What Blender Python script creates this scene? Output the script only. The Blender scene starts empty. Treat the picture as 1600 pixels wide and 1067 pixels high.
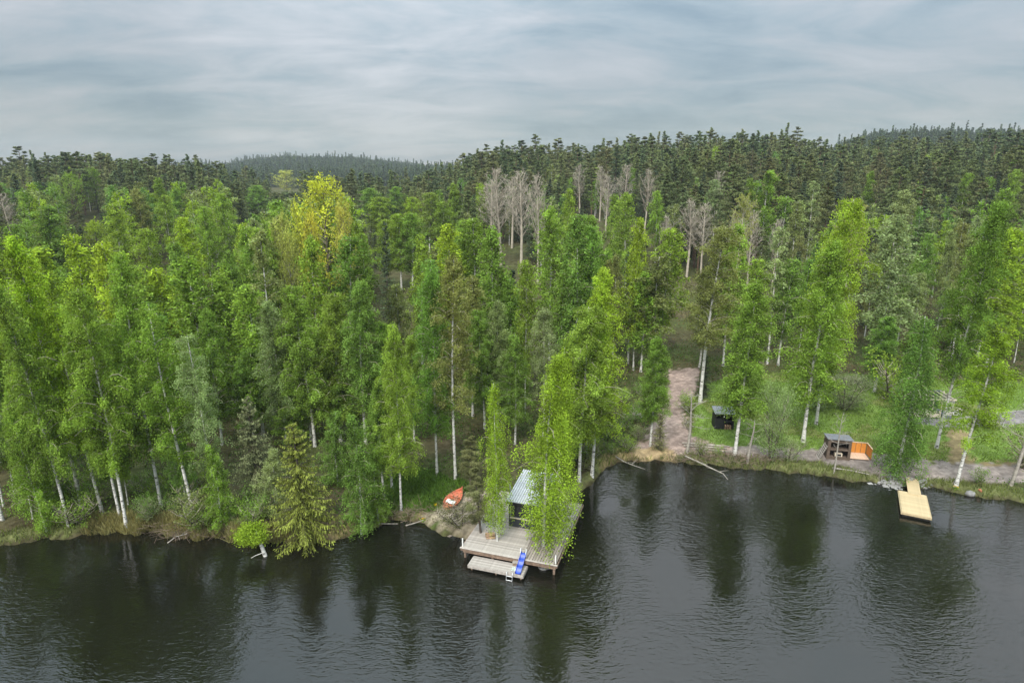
import bpy, math, random
import numpy as np
from mathutils import Vector, Matrix
SC = bpy.context.scene
# ------------------------------------------------------------------ camera
F_PX, PITCH, CAM_H = 1000.0, math.radians(15), 27.0
cam = bpy.data.cameras.new('camera')
cam.sensor_width = 36; cam.lens = 36 * F_PX / 1600; cam.clip_start = .5; cam.clip_end = 6000
camo = bpy.data.objects.new('camera', cam); SC.collection.objects.link(camo)
camo.location = (0, 0, CAM_H); camo.rotation_euler = (math.radians(90) - PITCH, 0, 0)
SC.camera = camo
# ------------------------------------------------------------------ colour, world, sun
SC.view_settings.view_transform = 'Standard'; SC.view_settings.look = 'None'
SC.view_settings.gamma = 1; SC.view_settings.use_curve_mapping = False
SC.view_settings.exposure = 1.72
SC.cycles.max_bounces = 8; SC.cycles.diffuse_bounces = 6; SC.cycles.transmission_bounces = 6
SC.cycles.glossy_bounces = 2; SC.cycles.transparent_max_bounces = 4; SC.cycles.volume_bounces = 0
SC.cycles.use_denoising = True
try:
    SC.cycles.use_fast_gi = False
except Exception: pass
SUN_EL, SUN_ROT = math.radians(48), math.radians(200)
W = bpy.data.worlds.new('World'); SC.world = W; W.use_nodes = True
wn, wl = W.node_tree.nodes, W.node_tree.links
wn.clear()
def N(t, **k):
    n = wn.new(t)
    for a, b in k.items(): setattr(n, a, b)
    return n
def wmath(op, a, b=None, c=None, clamp=False):
    n = N('ShaderNodeMath', operation=op, use_clamp=clamp)
    for i, v in enumerate((a, b, c)):
        if v is None: continue
        if isinstance(v, (int, float)): n.inputs[i].default_value = v
        else: wl.new(v, n.inputs[i])
    return n.outputs[0]
sky = N('ShaderNodeTexSky', sky_type='NISHITA', sun_disc=False, sun_elevation=SUN_EL, sun_rotation=SUN_ROT)
geo = N('ShaderNodeTexCoord')
sep = N('ShaderNodeSeparateXYZ'); wl.new(geo.outputs['Generated'], sep.inputs[0])
zc = wmath('MAXIMUM', sep.outputs[2], 0.0)
zz = wmath('ADD', zc, 0.19)
px_ = wmath('DIVIDE', sep.outputs[0], zz); py_ = wmath('DIVIDE', sep.outputs[1], zz)
cmb = N('ShaderNodeCombineXYZ'); wl.new(px_, cmb.inputs[0]); wl.new(py_, cmb.inputs[1])
def cloud(scale, det, rough, dist, sx=1.0, sy=1.0, off=(0, 0, 0)):
    mp = N('ShaderNodeMapping'); mp.inputs['Scale'].default_value = (sx, sy, 1); mp.inputs['Location'].default_value = off
    wl.new(cmb.outputs[0], mp.inputs[0])
    n = N('ShaderNodeTexNoise'); n.inputs['Scale'].default_value = scale; n.inputs['Detail'].default_value = det
    n.inputs['Roughness'].default_value = rough; n.inputs['Distortion'].default_value = dist
    wl.new(mp.outputs[0], n.inputs['Vector']); return n.outputs[0]
c1 = cloud(.6, 6, .5, .3, 1, 1.1, (3.1, 1.2, 0)); c2 = cloud(2.0, 10, .64, .5, .8, 1.4, (7.7, 4.1, 0))
cm = wmath('ADD', wmath('MULTIPLY', c1, .5), wmath('MULTIPLY', c2, .5))
rp = N('ShaderNodeValToRGB'); wl.new(cm, rp.inputs[0])
e = rp.color_ramp.elements
e[0].position = .38; e[0].color = (.215, .28, .32, 1)
e[1].position = .62; e[1].color = (.475, .485, .50, 1)
m_ = e.new(.46); m_.color = (.30, .36, .39, 1)
m2_ = e.new(.53); m2_.color = (.385, .415, .435, 1)
# overcast luminance: the sky brightens towards the zenith (CIE overcast sky)
grad = wmath('ADD', .235, wmath('MULTIPLY', wmath('POWER', zc, 1.7), 2.4))
# a brighter break in the cloud deck, low over the forest
dp = N('ShaderNodeVectorMath', operation='DOT_PRODUCT'); wl.new(geo.outputs['Generated'], dp.inputs[0]); dp.inputs[1].default_value = Vector((-.2, .96, .145)).normalized()
mr = N('ShaderNodeMapRange', interpolation_type='SMOOTHSTEP'); wl.new(dp.outputs['Value'], mr.inputs[0]); mr.inputs[1].default_value = .955; mr.inputs[2].default_value = 1.0; mr.inputs[3].default_value = 0; mr.inputs[4].default_value = 1
brk = wmath('ADD', 1.0, wmath('MULTIPLY', mr.outputs[0], wmath('MULTIPLY', c2, .3)))
grad = wmath('MULTIPLY', grad, brk)
vm = N('ShaderNodeVectorMath', operation='SCALE'); wl.new(rp.outputs[0], vm.inputs[0]); wl.new(grad, vm.inputs['Scale'])
bg1 = N('ShaderNodeBackground'); wl.new(sky.outputs[0], bg1.inputs[0]); bg1.inputs[1].default_value = .08
bg2 = N('ShaderNodeBackground'); wl.new(vm.outputs[0], bg2.inputs[0]); bg2.inputs[1].default_value = 1.0
mx = N('ShaderNodeMixShader'); mx.inputs[0].default_value = .9
wl.new(bg1.outputs[0], mx.inputs[1]); wl.new(bg2.outputs[0], mx.inputs[2])
out = N('ShaderNodeOutputWorld'); wl.new(mx.outputs[0], out.inputs[0])
sl = bpy.data.lights.new('sun', 'SUN'); sl.energy = 1.5; sl.angle = math.radians(22); sl.color = (1, .96, .88)
so = bpy.data.objects.new('sun', sl); SC.collection.objects.link(so)
# sun direction from elevation and rotation (Nishita: rotation 0 = +Y, clockwise)
sd = Vector((math.sin(SUN_ROT) * math.cos(SUN_EL), math.cos(SUN_ROT) * math.cos(SUN_EL), math.sin(SUN_EL)))
so.rotation_euler = sd.to_track_quat('Z', 'Y').to_euler()

# ------------------------------------------------------------------ helpers
rnd = random.Random(11)
def g(x, y, z=0.0):                                     # photo pixel -> point at height z
    a = (x - 800) / F_PX; b = -(y - 533.5) / F_PX
    Y = math.cos(PITCH) + b * math.sin(PITCH); Z = -math.sin(PITCH) + b * math.cos(PITCH)
    t = (z - CAM_H) / Z
    return a * t, Y * t
def proj(x, y, z):
    dz = z - CAM_H
    dep = y * math.cos(PITCH) - dz * math.sin(PITCH)
    up = y * math.sin(PITCH) + dz * math.cos(PITCH)
    return 800 + F_PX * x / dep, 533.5 - F_PX * up / dep, dep

class Geo:
    def __init__(s): s.V = []; s.F = []; s.M = []; s.T = []; s.n = 0; s.S = []
    def quads(s, V, F, mat=0, tint=None, smooth=False):
        V = np.asarray(V, dtype=np.float32).reshape(-1, 3); F = np.asarray(F, dtype=np.int32)
        s.V.append(V); s.F.append(F + s.n); s.M.append(np.full(len(F), mat, np.int32)); s.S.append(np.full(len(F), smooth, bool))
        s.T.append(np.zeros(len(V), np.float32) if tint is None else np.asarray(tint, np.float32)); s.n += len(V)
    def box(s, x0, x1, y0, y1, z0, z1, mat=0, M=None, tint=None):
        V = np.array([(x, y, z) for z in (z0, z1) for y in (y0, y1) for x in (x0, x1)], np.float32)
        if M is not None: V = np.array([(M @ Vector(v))[:] for v in V.tolist()], np.float32)
        s.quads(V, [(0, 2, 3, 1), (4, 5, 7, 6), (0, 1, 5, 4), (1, 3, 7, 5), (3, 2, 6, 7), (2, 0, 4, 6)], mat, None if tint is None else np.full(8, tint))
    def tubes(s, P0, P1, R0, R1, sides=4, mat=0, tint=None, smooth=True):
        P0 = np.asarray(P0, np.float64); P1 = np.asarray(P1, np.float64); n = len(P0)
        if n == 0: return
        D = P1 - P0; L = np.linalg.norm(D, axis=1, keepdims=True) + 1e-9; D /= L
        up = np.where(np.abs(D[:, 2:3]) > .9, np.array([[1., 0, 0]]), np.array([[0., 0, 1]]))
        A = np.cross(D, up); A /= np.linalg.norm(A, axis=1, keepdims=True) + 1e-9; B = np.cross(D, A)
        # keep rings of neighbouring segments aligned on near vertical stems
        th = np.arange(sides) * 2 * math.pi / sides
        ring = A[:, None, :] * np.cos(th)[None, :, None] + B[:, None, :] * np.sin(th)[None, :, None]
        R0 = np.broadcast_to(np.asarray(R0, float), (n,)); R1 = np.broadcast_to(np.asarray(R1, float), (n,))
        V = np.concatenate([P0[:, None] + ring * R0[:, None, None], P1[:, None] + ring * R1[:, None, None]], axis=1)
        k = np.arange(sides); k2 = (k + 1) % sides
        f = np.stack([k, k2, k2 + sides, k + sides], axis=1)
        F = (f[None] + (np.arange(n) * 2 * sides)[:, None, None]).reshape(-1, 4)
        s.quads(V.reshape(-1, 3), F, mat, None if tint is None else np.repeat(tint, 2 * sides), smooth)
    def path(s, P, R, sides=6, mat=0, cap=False):
        P = np.asarray(P, float); R = np.broadcast_to(np.asarray(R, float), (len(P),))
        D = np.gradient(P, axis=0); D /= np.linalg.norm(D, axis=1, keepdims=True) + 1e-9
        ref = np.array([1., 0, 0]) if abs(D[0][2]) > .7 else np.array([0., 0, 1])
        A = np.cross(D, ref); A /= np.linalg.norm(A, axis=1, keepdims=True) + 1e-9; B = np.cross(D, A)
        th = np.arange(sides) * 2 * math.pi / sides
        V = P[:, None] + (A[:, None] * np.cos(th)[None, :, None] + B[:, None] * np.sin(th)[None, :, None]) * R[:, None, None]
        F = []
        for i in range(len(P) - 1):
            for k in range(sides):
                k2 = (k + 1) % sides; F.append((i * sides + k, i * sides + k2, (i + 1) * sides + k2, (i + 1) * sides + k))
        V = V.reshape(-1, 3)
        if cap:
            n = len(V); V = np.vstack([V, P[:1], P[-1:]]); e_ = (len(P) - 1) * sides
            for k in range(sides):
                k2 = (k + 1) % sides; F.append((k2, k, n, n)); F.append((e_ + k, e_ + k2, n + 1, n + 1))
        s.quads(V, F, mat, None, True)
    def leaves(s, C, size, rng, tint, mat=0, aspect=.62, D=None):
        C = np.asarray(C, float); n = len(C)
        if n == 0: return
        if D is None: D = rng.normal(size=(n, 3))
        D = D / (np.linalg.norm(D, axis=1, keepdims=True) + 1e-9)
        B = np.cross(D, rng.normal(size=(n, 3))); B /= np.linalg.norm(B, axis=1, keepdims=True) + 1e-9
        sz = np.broadcast_to(np.asarray(size, float), (n,)) * rng.uniform(.7, 1.3, n)
        a = D * sz[:, None] * .5; b = B * sz[:, None] * .5 * aspect
        V = np.stack([C - a, C - b + a * .1, C + a, C + b + a * .1], axis=1).reshape(-1, 3)
        s.quads(V, np.arange(n * 4).reshape(-1, 4), mat, np.repeat(tint, 4))
    def mesh(s, name, mats):
        me = bpy.data.meshes.new(name)
        V = np.concatenate(s.V); F = np.concatenate(s.F); M = np.concatenate(s.M); T = np.concatenate(s.T); S = np.concatenate(s.S)
        tri = F[:, 2] == F[:, 3]
        cnt = np.where(tri, 3, 4).astype(np.int32)
        keep = np.ones(F.shape, bool); keep[tri, 3] = False
        li = F[keep]
        me.vertices.add(len(V)); me.vertices.foreach_set('co', V.astype(np.float32).ravel())
        me.loops.add(len(li)); me.loops.foreach_set('vertex_index', li.astype(np.int32))
        me.polygons.add(len(F)); st = np.concatenate([[0], np.cumsum(cnt)[:-1]]).astype(np.int32)
        me.polygons.foreach_set('loop_start', st)
        me.polygons.foreach_set('material_index', M); me.polygons.foreach_set('use_smooth', S)
        at = me.attributes.new('tint', 'FLOAT', 'POINT'); at.data.foreach_set('value', T.astype(np.float32))
        for m in (mats if isinstance(mats, (list, tuple)) else [mats]): me.materials.append(m)
        me.update(calc_edges=True); return me
def link(name, me, parent=None, loc=None):
    o = bpy.data.objects.new(name, me); SC.collection.objects.link(o)
    if parent: o.parent = parent
    if loc is not None: o.location = loc
    return o
def thing(name, label, cat, loc=(0, 0, 0), rz=0, group=None):
    o = bpy.data.objects.new(name, None); o.empty_display_size = .3; SC.collection.objects.link(o)
    o.location = loc; o.rotation_euler = (0, 0, rz); o['label'] = label; o['category'] = cat
    if group: o['group'] = group
    return o
def tag(o, label, cat, group=None):
    o['label'] = label; o['category'] = cat
    if group: o['group'] = group
    return o
def kind(o, k, label=None):
    o['kind'] = k
    if label: o['label'] = label
    return o

# ------------------------------------------------------------------ materials
def mat(name):
    m = bpy.data.materials.new(name); m.use_nodes = True; nt = m.node_tree; nt.nodes.clear()
    o = nt.nodes.new('ShaderNodeOutputMaterial'); return m, nt, o
def nn(nt, t, ins=None, **k):
    n = nt.nodes.new(t)
    for a, b in k.items(): setattr(n, a, b)
    for a, b in (ins or {}).items():
        if hasattr(b, 'is_linked') or isinstance(b, bpy.types.NodeSocket): nt.links.new(b, n.inputs[a])
        else: n.inputs[a].default_value = b
    return n
def leaf_mat(name, trans=.48, base=None, rand_ramp=None, vary=.85, hue=(1.35, 1.15, .8)):
    m, nt, o = mat(name)
    at = nn(nt, 'ShaderNodeAttribute', attribute_name='tint')
    oi = nn(nt, 'ShaderNodeObjectInfo')
    if rand_ramp:
        r = nn(nt, 'ShaderNodeValToRGB', {0: oi.outputs['Random']}); r.color_ramp.interpolation = 'CONSTANT' if len(rand_ramp) > 3 else 'LINEAR'
        el = r.color_ramp.elements
        while len(el) > 1: el.remove(el[-1])
        el[0].position = 0; el[0].color = (*rand_ramp[0], 1)
        for i, c in enumerate(rand_ramp[1:]):
            x = el.new((i + 1) / len(rand_ramp)); x.color = (*c, 1)
        col = r.outputs[0]
    elif base: rgb = nn(nt, 'ShaderNodeRGB'); rgb.outputs[0].default_value = (*base, 1); col = rgb.outputs[0]
    else: col = oi.outputs['Color']
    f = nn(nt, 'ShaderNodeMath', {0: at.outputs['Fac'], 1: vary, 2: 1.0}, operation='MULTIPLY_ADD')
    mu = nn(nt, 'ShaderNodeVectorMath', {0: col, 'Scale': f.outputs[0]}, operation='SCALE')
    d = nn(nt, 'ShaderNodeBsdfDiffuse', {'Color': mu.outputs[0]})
    if trans > 0:
        wv = nn(nt, 'ShaderNodeVectorMath', {0: mu.outputs[0], 1: hue}, operation='MULTIPLY')
        t = nn(nt, 'ShaderNodeBsdfTranslucent', {'Color': wv.outputs[0]})
        x = nn(nt, 'ShaderNodeMixShader', {0: trans, 1: d.outputs[0], 2: t.outputs[0]})
        nt.links.new(x.outputs[0], o.inputs[0])
    else: nt.links.new(d.outputs[0], o.inputs[0])
    return m
def prin(name, col, rough=.7, metal=0.0, noise=None, bump=0.0, spec=.3, scale=6.0, amt=.25, sx=(1, 1, 1), objvar=0.0, col2=None):
    m, nt, o = mat(name)
    b = nn(nt, 'ShaderNodeBsdfPrincipled', {'Roughness': rough, 'Metallic': metal, 'Specular IOR Level': spec})
    tc = nn(nt, 'ShaderNodeTexCoord'); mp = nn(nt, 'ShaderNodeMapping', {0: tc.outputs['Object'], 'Scale': sx})
    n = nn(nt, 'ShaderNodeTexNoise', {'Vector': mp.outputs[0], 'Scale': scale, 'Detail': 6.0, 'Roughness': .65})
    c2 = col2 or tuple(c * (1 - amt * 1.6) for c in col)
    r = nn(nt, 'ShaderNodeValToRGB', {0: n.outputs[0]})
    r.color_ramp.elements[0].position = .3; r.color_ramp.elements[0].color = (*c2, 1)
    r.color_ramp.elements[1].position = .7; r.color_ramp.elements[1].color = (*[min(1, c * (1 + amt * .5)) for c in col], 1)
    colo = r.outputs[0]
    if objvar:
        oi = nn(nt, 'ShaderNodeObjectInfo')
        f = nn(nt, 'ShaderNodeMath', {0: oi.outputs['Random'], 1: objvar, 2: 1 - objvar / 2}, operation='MULTIPLY_ADD')
        colo = nn(nt, 'ShaderNodeVectorMath', {0: colo, 'Scale': f.outputs[0]}, operation='SCALE').outputs[0]
    nt.links.new(colo, b.inputs['Base Color'])
    if bump:
        bp = nn(nt, 'ShaderNodeBump', {'Height': n.outputs[0], 'Strength': bump, 'Distance': .03})
        nt.links.new(bp.outputs[0], b.inputs['Normal'])
    nt.links.new(b.outputs[0], o.inputs[0]); return m
LEAF = leaf_mat('birch_leaf')
LEAF_FAR = leaf_mat('mixed_leaf', rand_ramp=[(.17, .29, .05), (.24, .36, .04), (.13, .24, .06), (.22, .29, .10), (.18, .22, .08)])
NEEDLE = leaf_mat('needle', trans=.12, hue=(1.2, 1.1, .8))
NEEDLE_FAR = leaf_mat('needle_far', trans=.1, rand_ramp=[(.110, .145, .060), (.130, .162, .065), (.085, .120, .058), (.145, .160, .070), (.112, .136, .056)])
HILL_NEEDLE = leaf_mat('hill_needle', trans=0.0, rand_ramp=[(.060, .085, .045), (.075, .10, .045), (.050, .075, .044), (.07, .105, .045)])
def bark_birch():
    m, nt, o = mat('birch_bark')
    tc = nn(nt, 'ShaderNodeTexCoord')
    mp = nn(nt, 'ShaderNodeMapping', {0: tc.outputs['Object'], 'Scale': (2.5, 2.5, 5.5)})
    n = nn(nt, 'ShaderNodeTexNoise', {'Vector': mp.outputs[0], 'Scale': 1.0, 'Detail': 5.0, 'Roughness': .7})
    r = nn(nt, 'ShaderNodeValToRGB', {0: n.outputs[0]})
    e = r.color_ramp.elements; e[0].position = .38; e[0].color = (.05, .045, .04, 1); e[1].position = .47; e[1].color = (.50, .49, .46, 1)
    x = e.new(.7); x.color = (.66, .65, .62, 1)
    d = nn(nt, 'ShaderNodeBsdfDiffuse', {'Color': r.outputs[0]}); nt.links.new(d.outputs[0], o.inputs[0]); return m
BARK = bark_birch()
BARK_DK = prin('dark_bark', (.11, .09, .075), .9, amt=.4, scale=4, spec=.1)
BARK_PINE = prin('pine_bark', (.17, .11, .075), .9, amt=.4, scale=3, spec=.1)
TWIG = prin('grey_twig', (.43, .38, .31), .9, amt=.25, scale=1.5, spec=.1)
DEAD = prin('dead_wood', (.34, .31, .27), .9, amt=.35, scale=3, spec=.1)

# ------------------------------------------------------------------ terrain
SHORE_PX = [(-250, 905), (-120, 880), (0, 853), (60, 845), (130, 836), (230, 830), (270, 838), (350, 842), (440, 850), (520, 846), (570, 832), (600, 815),
            (640, 814), (672, 822), (700, 838), (735, 846)]
SHORE = [g(*p) for p in SHORE_PX] + [(0.0, 43.6), (3.0, 46.0), (6.0, 50.0)] + [g(*p) for p in [(938, 738), (965, 723), (1000, 719), (1060, 722), (1150, 731), (1240, 738), (1330, 750), (1385, 757), (1470, 765), (1520, 775), (1600, 786), (1750, 806), (1900, 830)]]
SHORE = [(-900, 30.0), (-200, 33.0)] + SHORE + [(200, 36.0), (900, 30.0)]
SHX = np.array([p[0] for p in SHORE]); SHY = np.array([p[1] for p in SHORE])
assert np.all(np.diff(SHX) > 0), SHX
def shore_y(x):
    x = np.asarray(x, float)
    return np.interp(x, SHX, SHY) + .35 * np.sin(x * 1.9) * np.sin(x * .53 + 1) + .15 * np.sin(x * 5.1)
RIDGE = [(-600, 250), (0, 250), (120, 249), (230, 250), (320, 256), (400, 280), (500, 286), (600, 284), (680, 272), (730, 250), (770, 240), (850, 232), (930, 232), (980, 222), (1100, 219), (1210, 218), (1290, 232), (1350, 226), (1420, 222), (1600, 214), (2200, 210)]
FARH = [(-600, 290), (300, 285), (350, 262), (400, 252), (450, 248), (500, 249), (560, 250), (620, 256), (690, 265), (740, 285), (1000, 285), (1240, 262), (1290, 232), (1350, 212), (1400, 208), (1500, 209), (1600, 208), (2200, 215)]
def sstep(a, b, x):
    t = np.clip((x - a) / (b - a), 0, 1); return t * t * (3 - 2 * t)
def terr(x, y):
    x = np.asarray(x, float); y = np.asarray(y, float)
    s = y - shore_y(x)
    z = np.where(s < 0, np.maximum(s * .5, -2.5), np.minimum(s * .55, .45) + .012 * np.maximum(s, 0))
    d = np.hypot(x, y); az = 800 + F_PX * x / np.maximum(y, 1) / math.cos(PITCH) * .985
    yr = np.interp(az, [p[0] for p in RIDGE], [p[1] for p in RIDGE]); yf = np.interp(az, [p[0] for p in FARH], [p[1] for p in FARH])
    D1 = 330.0
    z1 = CAM_H + (266 - yr) / 1000 * D1 - 18.5 - 3.5
    r1 = np.clip((y - 75) / (D1 - 75), 0, 1) ** 1.25
    fall = 1 - .75 * sstep(D1 + 20, D1 + 300, y)
    D2 = np.where(az > 1100, 800.0, 1350.0)
    z2 = CAM_H + (266 - yf) / 1000 * D2 - 15
    far = sstep(.55, 1.0, y / D2) * (1 - .5 * sstep(1.05, 1.5, y / D2))
    z = z + np.where(s > 0, np.maximum(z1 * r1 * fall, 0) , 0)
    z = np.where(y > D1, np.maximum(z, z2 * far), z)
    z = z + np.where(s > 8, (np.sin(x * .05 + 1) * np.sin(y * .043) * 1.2 + .5 * np.sin(x * .13) * np.sin(y * .11 + 2)) * np.clip((s - 8) / 60, 0, 1) * 1.0, 0)
    return z
def tz(x, y): return float(terr(x, y))
def gt(px, py):                                         # photo pixel -> point on the terrain
    z = .6
    for _ in range(12):
        x, y = g(px, py, z); z = .5 * z + .5 * tz(x, y)
    return x, y
def top_at(px, py, h):                                  # where a tree of height h has its top at this pixel
    a = (px - 800) / F_PX; b = -(py - 533.5) / F_PX
    Y = math.cos(PITCH) + b * math.sin(PITCH); Z = -math.sin(PITCH) + b * math.cos(PITCH)
    t = 20.0; prev = None
    while t < 600:
        x, y, z = a * t, Y * t, CAM_H + Z * t
        if z - h <= tz(x, y) and y > 30: return x, y
        t += .5
    return a * 300, Y * 300

def inpoly(x, y, P):
    inside = np.zeros(np.shape(x), bool); n = len(P)
    for i in range(n):
        x0, y0 = P[i]; x1, y1 = P[(i + 1) % n]
        c = ((y0 > y) != (y1 > y)) & (x < (x1 - x0) * (y - y0) / (y1 - y0 + 1e-12) + x0)
        inside ^= c
    return inside
def PX(L, z=None): return [gt(*p) if z is None else g(*p, z) for p in L]
DRIVE = PX([(975, 708), (1000, 690), (1020, 660), (1036, 640), (1046, 610), (1044, 577), (1094, 575), (1090, 600), (1084, 625), (1072, 640), (1070, 660), (1078, 678), (1110, 692), (1150, 700), (1150, 708), (1060, 712), (1000, 716)])
TRACK = PX([(1140, 695), (1200, 697), (1290, 702), (1400, 714), (1480, 722), (1560, 726), (1650, 724), (1750, 724), (1750, 765), (1650, 760), (1560, 753), (1500, 749), (1450, 749), (1420, 755), (1380, 748), (1340, 735), (1290, 722), (1200, 716), (1140, 712)])
YARD = PX([(1085, 640), (1100, 600), (1160, 585), (1250, 580), (1400, 590), (1600, 598), (1800, 600), (1800, 745), (1600, 740), (1480, 735), (1380, 725), (1290, 715), (1150, 708), (1080, 690)])
DIRT = PX([(1478, 685), (1482, 672), (1515, 672), (1516, 700), (1518, 722), (1600, 722), (1600, 729), (1480, 724), (1484, 700)])
BACKROAD = PX([(1300, 588), (1340, 588), (1345, 598), (1303, 600)])
TERRACE = PX([(1425, 652), (1495, 652), (1600, 640), (1640, 660), (1500, 668), (1426, 664)])
BOATBANK = PX([(655, 812), (690, 790), (740, 765), (790, 770), (770, 800), (740, 840), (700, 834)])
def build_ground():
    def ax(segs):
        out = []
        for a, b, st in segs: out += list(np.arange(a, b, st))
        return np.array(out + [segs[-1][1]])
    X = ax([(-1500, -500, 50), (-500, -120, 10), (-120, -60, 3), (-60, 60, .45), (60, 120, 3), (120, 500, 10), (500, 1500, 50)])
    Y = ax([(26, 36, 2), (36, 88, .45), (88, 130, 1.5), (130, 360, 5), (360, 1900, 25)])
    GX, GY = np.meshgrid(X, Y); GZ = terr(GX, GY)
    nr = np.random.default_rng(3)
    near = (np.abs(GX) < 60) & (GY < 88)
    GZ = GZ + np.where(near & (GZ > 0.1), nr.normal(0, .05, GX.shape), 0)
    V = np.stack([GX, GY, GZ], -1).reshape(-1, 3); nx = len(X)
    i = np.arange((len(Y) - 1) * (nx - 1)); r = i // (nx - 1); c = i % (nx - 1); a = r * nx + c
    F = np.stack([a, a + 1, a + nx + 1, a + nx], 1)
    G = Geo(); G.quads(V, F, 0, None, True)
    x, y = GX.ravel(), GY.ravel(); jx = x + nr.normal(0, .22, x.shape); jy = y + nr.normal(0, .28, x.shape)
    s = y - shore_y(x)
    col = np.tile(np.array([.075, .062, .036]), (len(x), 1))
    ns = (np.sin(x * .7) * np.sin(y * .6 + 1) + np.sin(x * .23 + y * .31)) * .5
    k = np.clip(ns * .5 + .5, 0, 1)[:, None]; col = col * (1 - k * .7) + np.array([.06, .085, .025]) * k * .7
    def put(m, c, f=1.0): col[m] = col[m] * (1 - f) + np.array(c) * f
    put(inpoly(jx, jy, YARD), (.13, .195, .045), .9)
    put(inpoly(jx, jy, YARD) & (ns > .35), (.15, .14, .055), .6)
    put(inpoly(jx, jy, DIRT), (.20, .15, .085), .9)
    put((s < 1.6) & (s > -.5), (.12, .135, .05), .75)
    put((s < 1.6) & (s > -.5) & (x < -14.5) & (x > -33), (.20, .17, .08), .8)
    put((s < 3) & (s > -.5) & (x > -16) & (x < -7), (.24, .18, .09), .6)
    put((s < 6) & (s > .3) & (x > -10.5) & (x < -5) & (nr.random(len(x)) < .8), (.085, .13, .03), .8)
    put(inpoly(jx, jy, BOATBANK), (.24, .20, .15), .85)
    put(inpoly(jx, jy, DRIVE), (.27, .205, .175), 1)
    put(inpoly(jx, jy, TRACK), (.22, .188, .17), 1)
    put(inpoly(jx, jy, BACKROAD), (.25, .20, .17), 1)
    put(inpoly(jx, jy, TERRACE), (.19, .175, .17), 1)
    put((s < 2.0) & (s > -.4) & (x > 8) & (x < 16), (.27, .20, .10), .8)
    put((s < .25), (.05, .04, .025), .8)
    col *= nr.uniform(.82, 1.15, (len(x), 1))
    m, nt, o = mat('ground')
    at = nn(nt, 'ShaderNodeAttribute', attribute_name='col')
    tc = nn(nt, 'ShaderNodeTexCoord')
    n = nn(nt, 'ShaderNodeTexNoise', {'Vector': tc.outputs['Object'], 'Scale': 2.3, 'Detail': 9.0, 'Roughness': .75})
    f = nn(nt, 'ShaderNodeMapRange', {0: n.outputs[0], 1: .3, 2: .7, 3: .55, 4: 1.4})
    n2 = nn(nt, 'ShaderNodeTexNoise', {'Vector': tc.outputs['Object'], 'Scale': .55, 'Detail': 4.0, 'Roughness': .6, 'Distortion': 1.0})
    f2 = nn(nt, 'ShaderNodeMapRange', {0: n2.outputs[0], 1: .35, 2: .65, 3: .72, 4: 1.2})
    f = nn(nt, 'ShaderNodeMath', {0: f.outputs[0], 1: f2.outputs[0]}, operation='MULTIPLY')
    mu = nn(nt, 'ShaderNodeVectorMath', {0: at.outputs['Color'], 'Scale': f.outputs[0]}, operation='SCALE')
    bp = nn(nt, 'ShaderNodeBump', {'Height': n.outputs[0], 'Strength': .6, 'Distance': .12})
    d = nn(nt, 'ShaderNodeBsdfDiffuse', {'Color': mu.outputs[0], 'Normal': bp.outputs[0]}); nt.links.new(d.outputs[0], o.inputs[0])
    me = G.mesh('ground', m)
    ca = me.attributes.new('col', 'FLOAT_COLOR', 'POINT')
    ca.data.foreach_set('color', np.concatenate([col, np.ones((len(col), 1))], 1).astype(np.float32).ravel())
    return kind(link('ground', me), 'structure')
build_ground()
def build_water():
    m, nt, o = mat('water')
    tc = nn(nt, 'ShaderNodeTexCoord')
    def ns(sc, sx, sy, rot, det=2.0, dist=.6):
        mp = nn(nt, 'ShaderNodeMapping', {0: tc.outputs['Object'], 'Scale': (sx, sy, 1), 'Rotation': (0, 0, rot)})
        return nn(nt, 'ShaderNodeTexNoise', {'Vector': mp.outputs[0], 'Scale': sc, 'Detail': det, 'Roughness': .5, 'Distortion': dist}).outputs[0]
    a = ns(2.3, .6, 1.5, .25); b = ns(5.5, .6, 1.3, -.35); c = ns(.12, 1, 1.5, .4, 3.0); d2 = ns(.9, 1, 1, 0, 1)
    ab = nn(nt, 'ShaderNodeMath', {0: b, 1: .55, 2: a}, operation='MULTIPLY_ADD')
    ab = nn(nt, 'ShaderNodeMath', {0: d2, 1: .5, 2: ab.outputs[0]}, operation='MULTIPLY_ADD')
    cr = nn(nt, 'ShaderNodeMapRange', {0: c, 1: .38, 2: .62, 3: .3, 4: 1.6})
    bp = nn(nt, 'ShaderNodeBump', {'Height': ab.outputs[0], 'Distance': .026, 'Strength': cr.outputs[0]})
    p = nn(nt, 'ShaderNodeBsdfPrincipled', {'Base Color': (.006, .006, .004, 1), 'Roughness': .04, 'IOR': 1.64, 'Normal': bp.outputs[0]})
    nt.links.new(p.outputs[0], o.inputs[0])
    G = Geo(); G.quads([(-1500, -1300, 0), (1500, -1300, 0), (1500, 62, 0), (-1500, 62, 0)], [(0, 1, 2, 3)])
    kind(link('lake_water', G.mesh('lake_water', m)), 'structure')
build_water()

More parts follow.
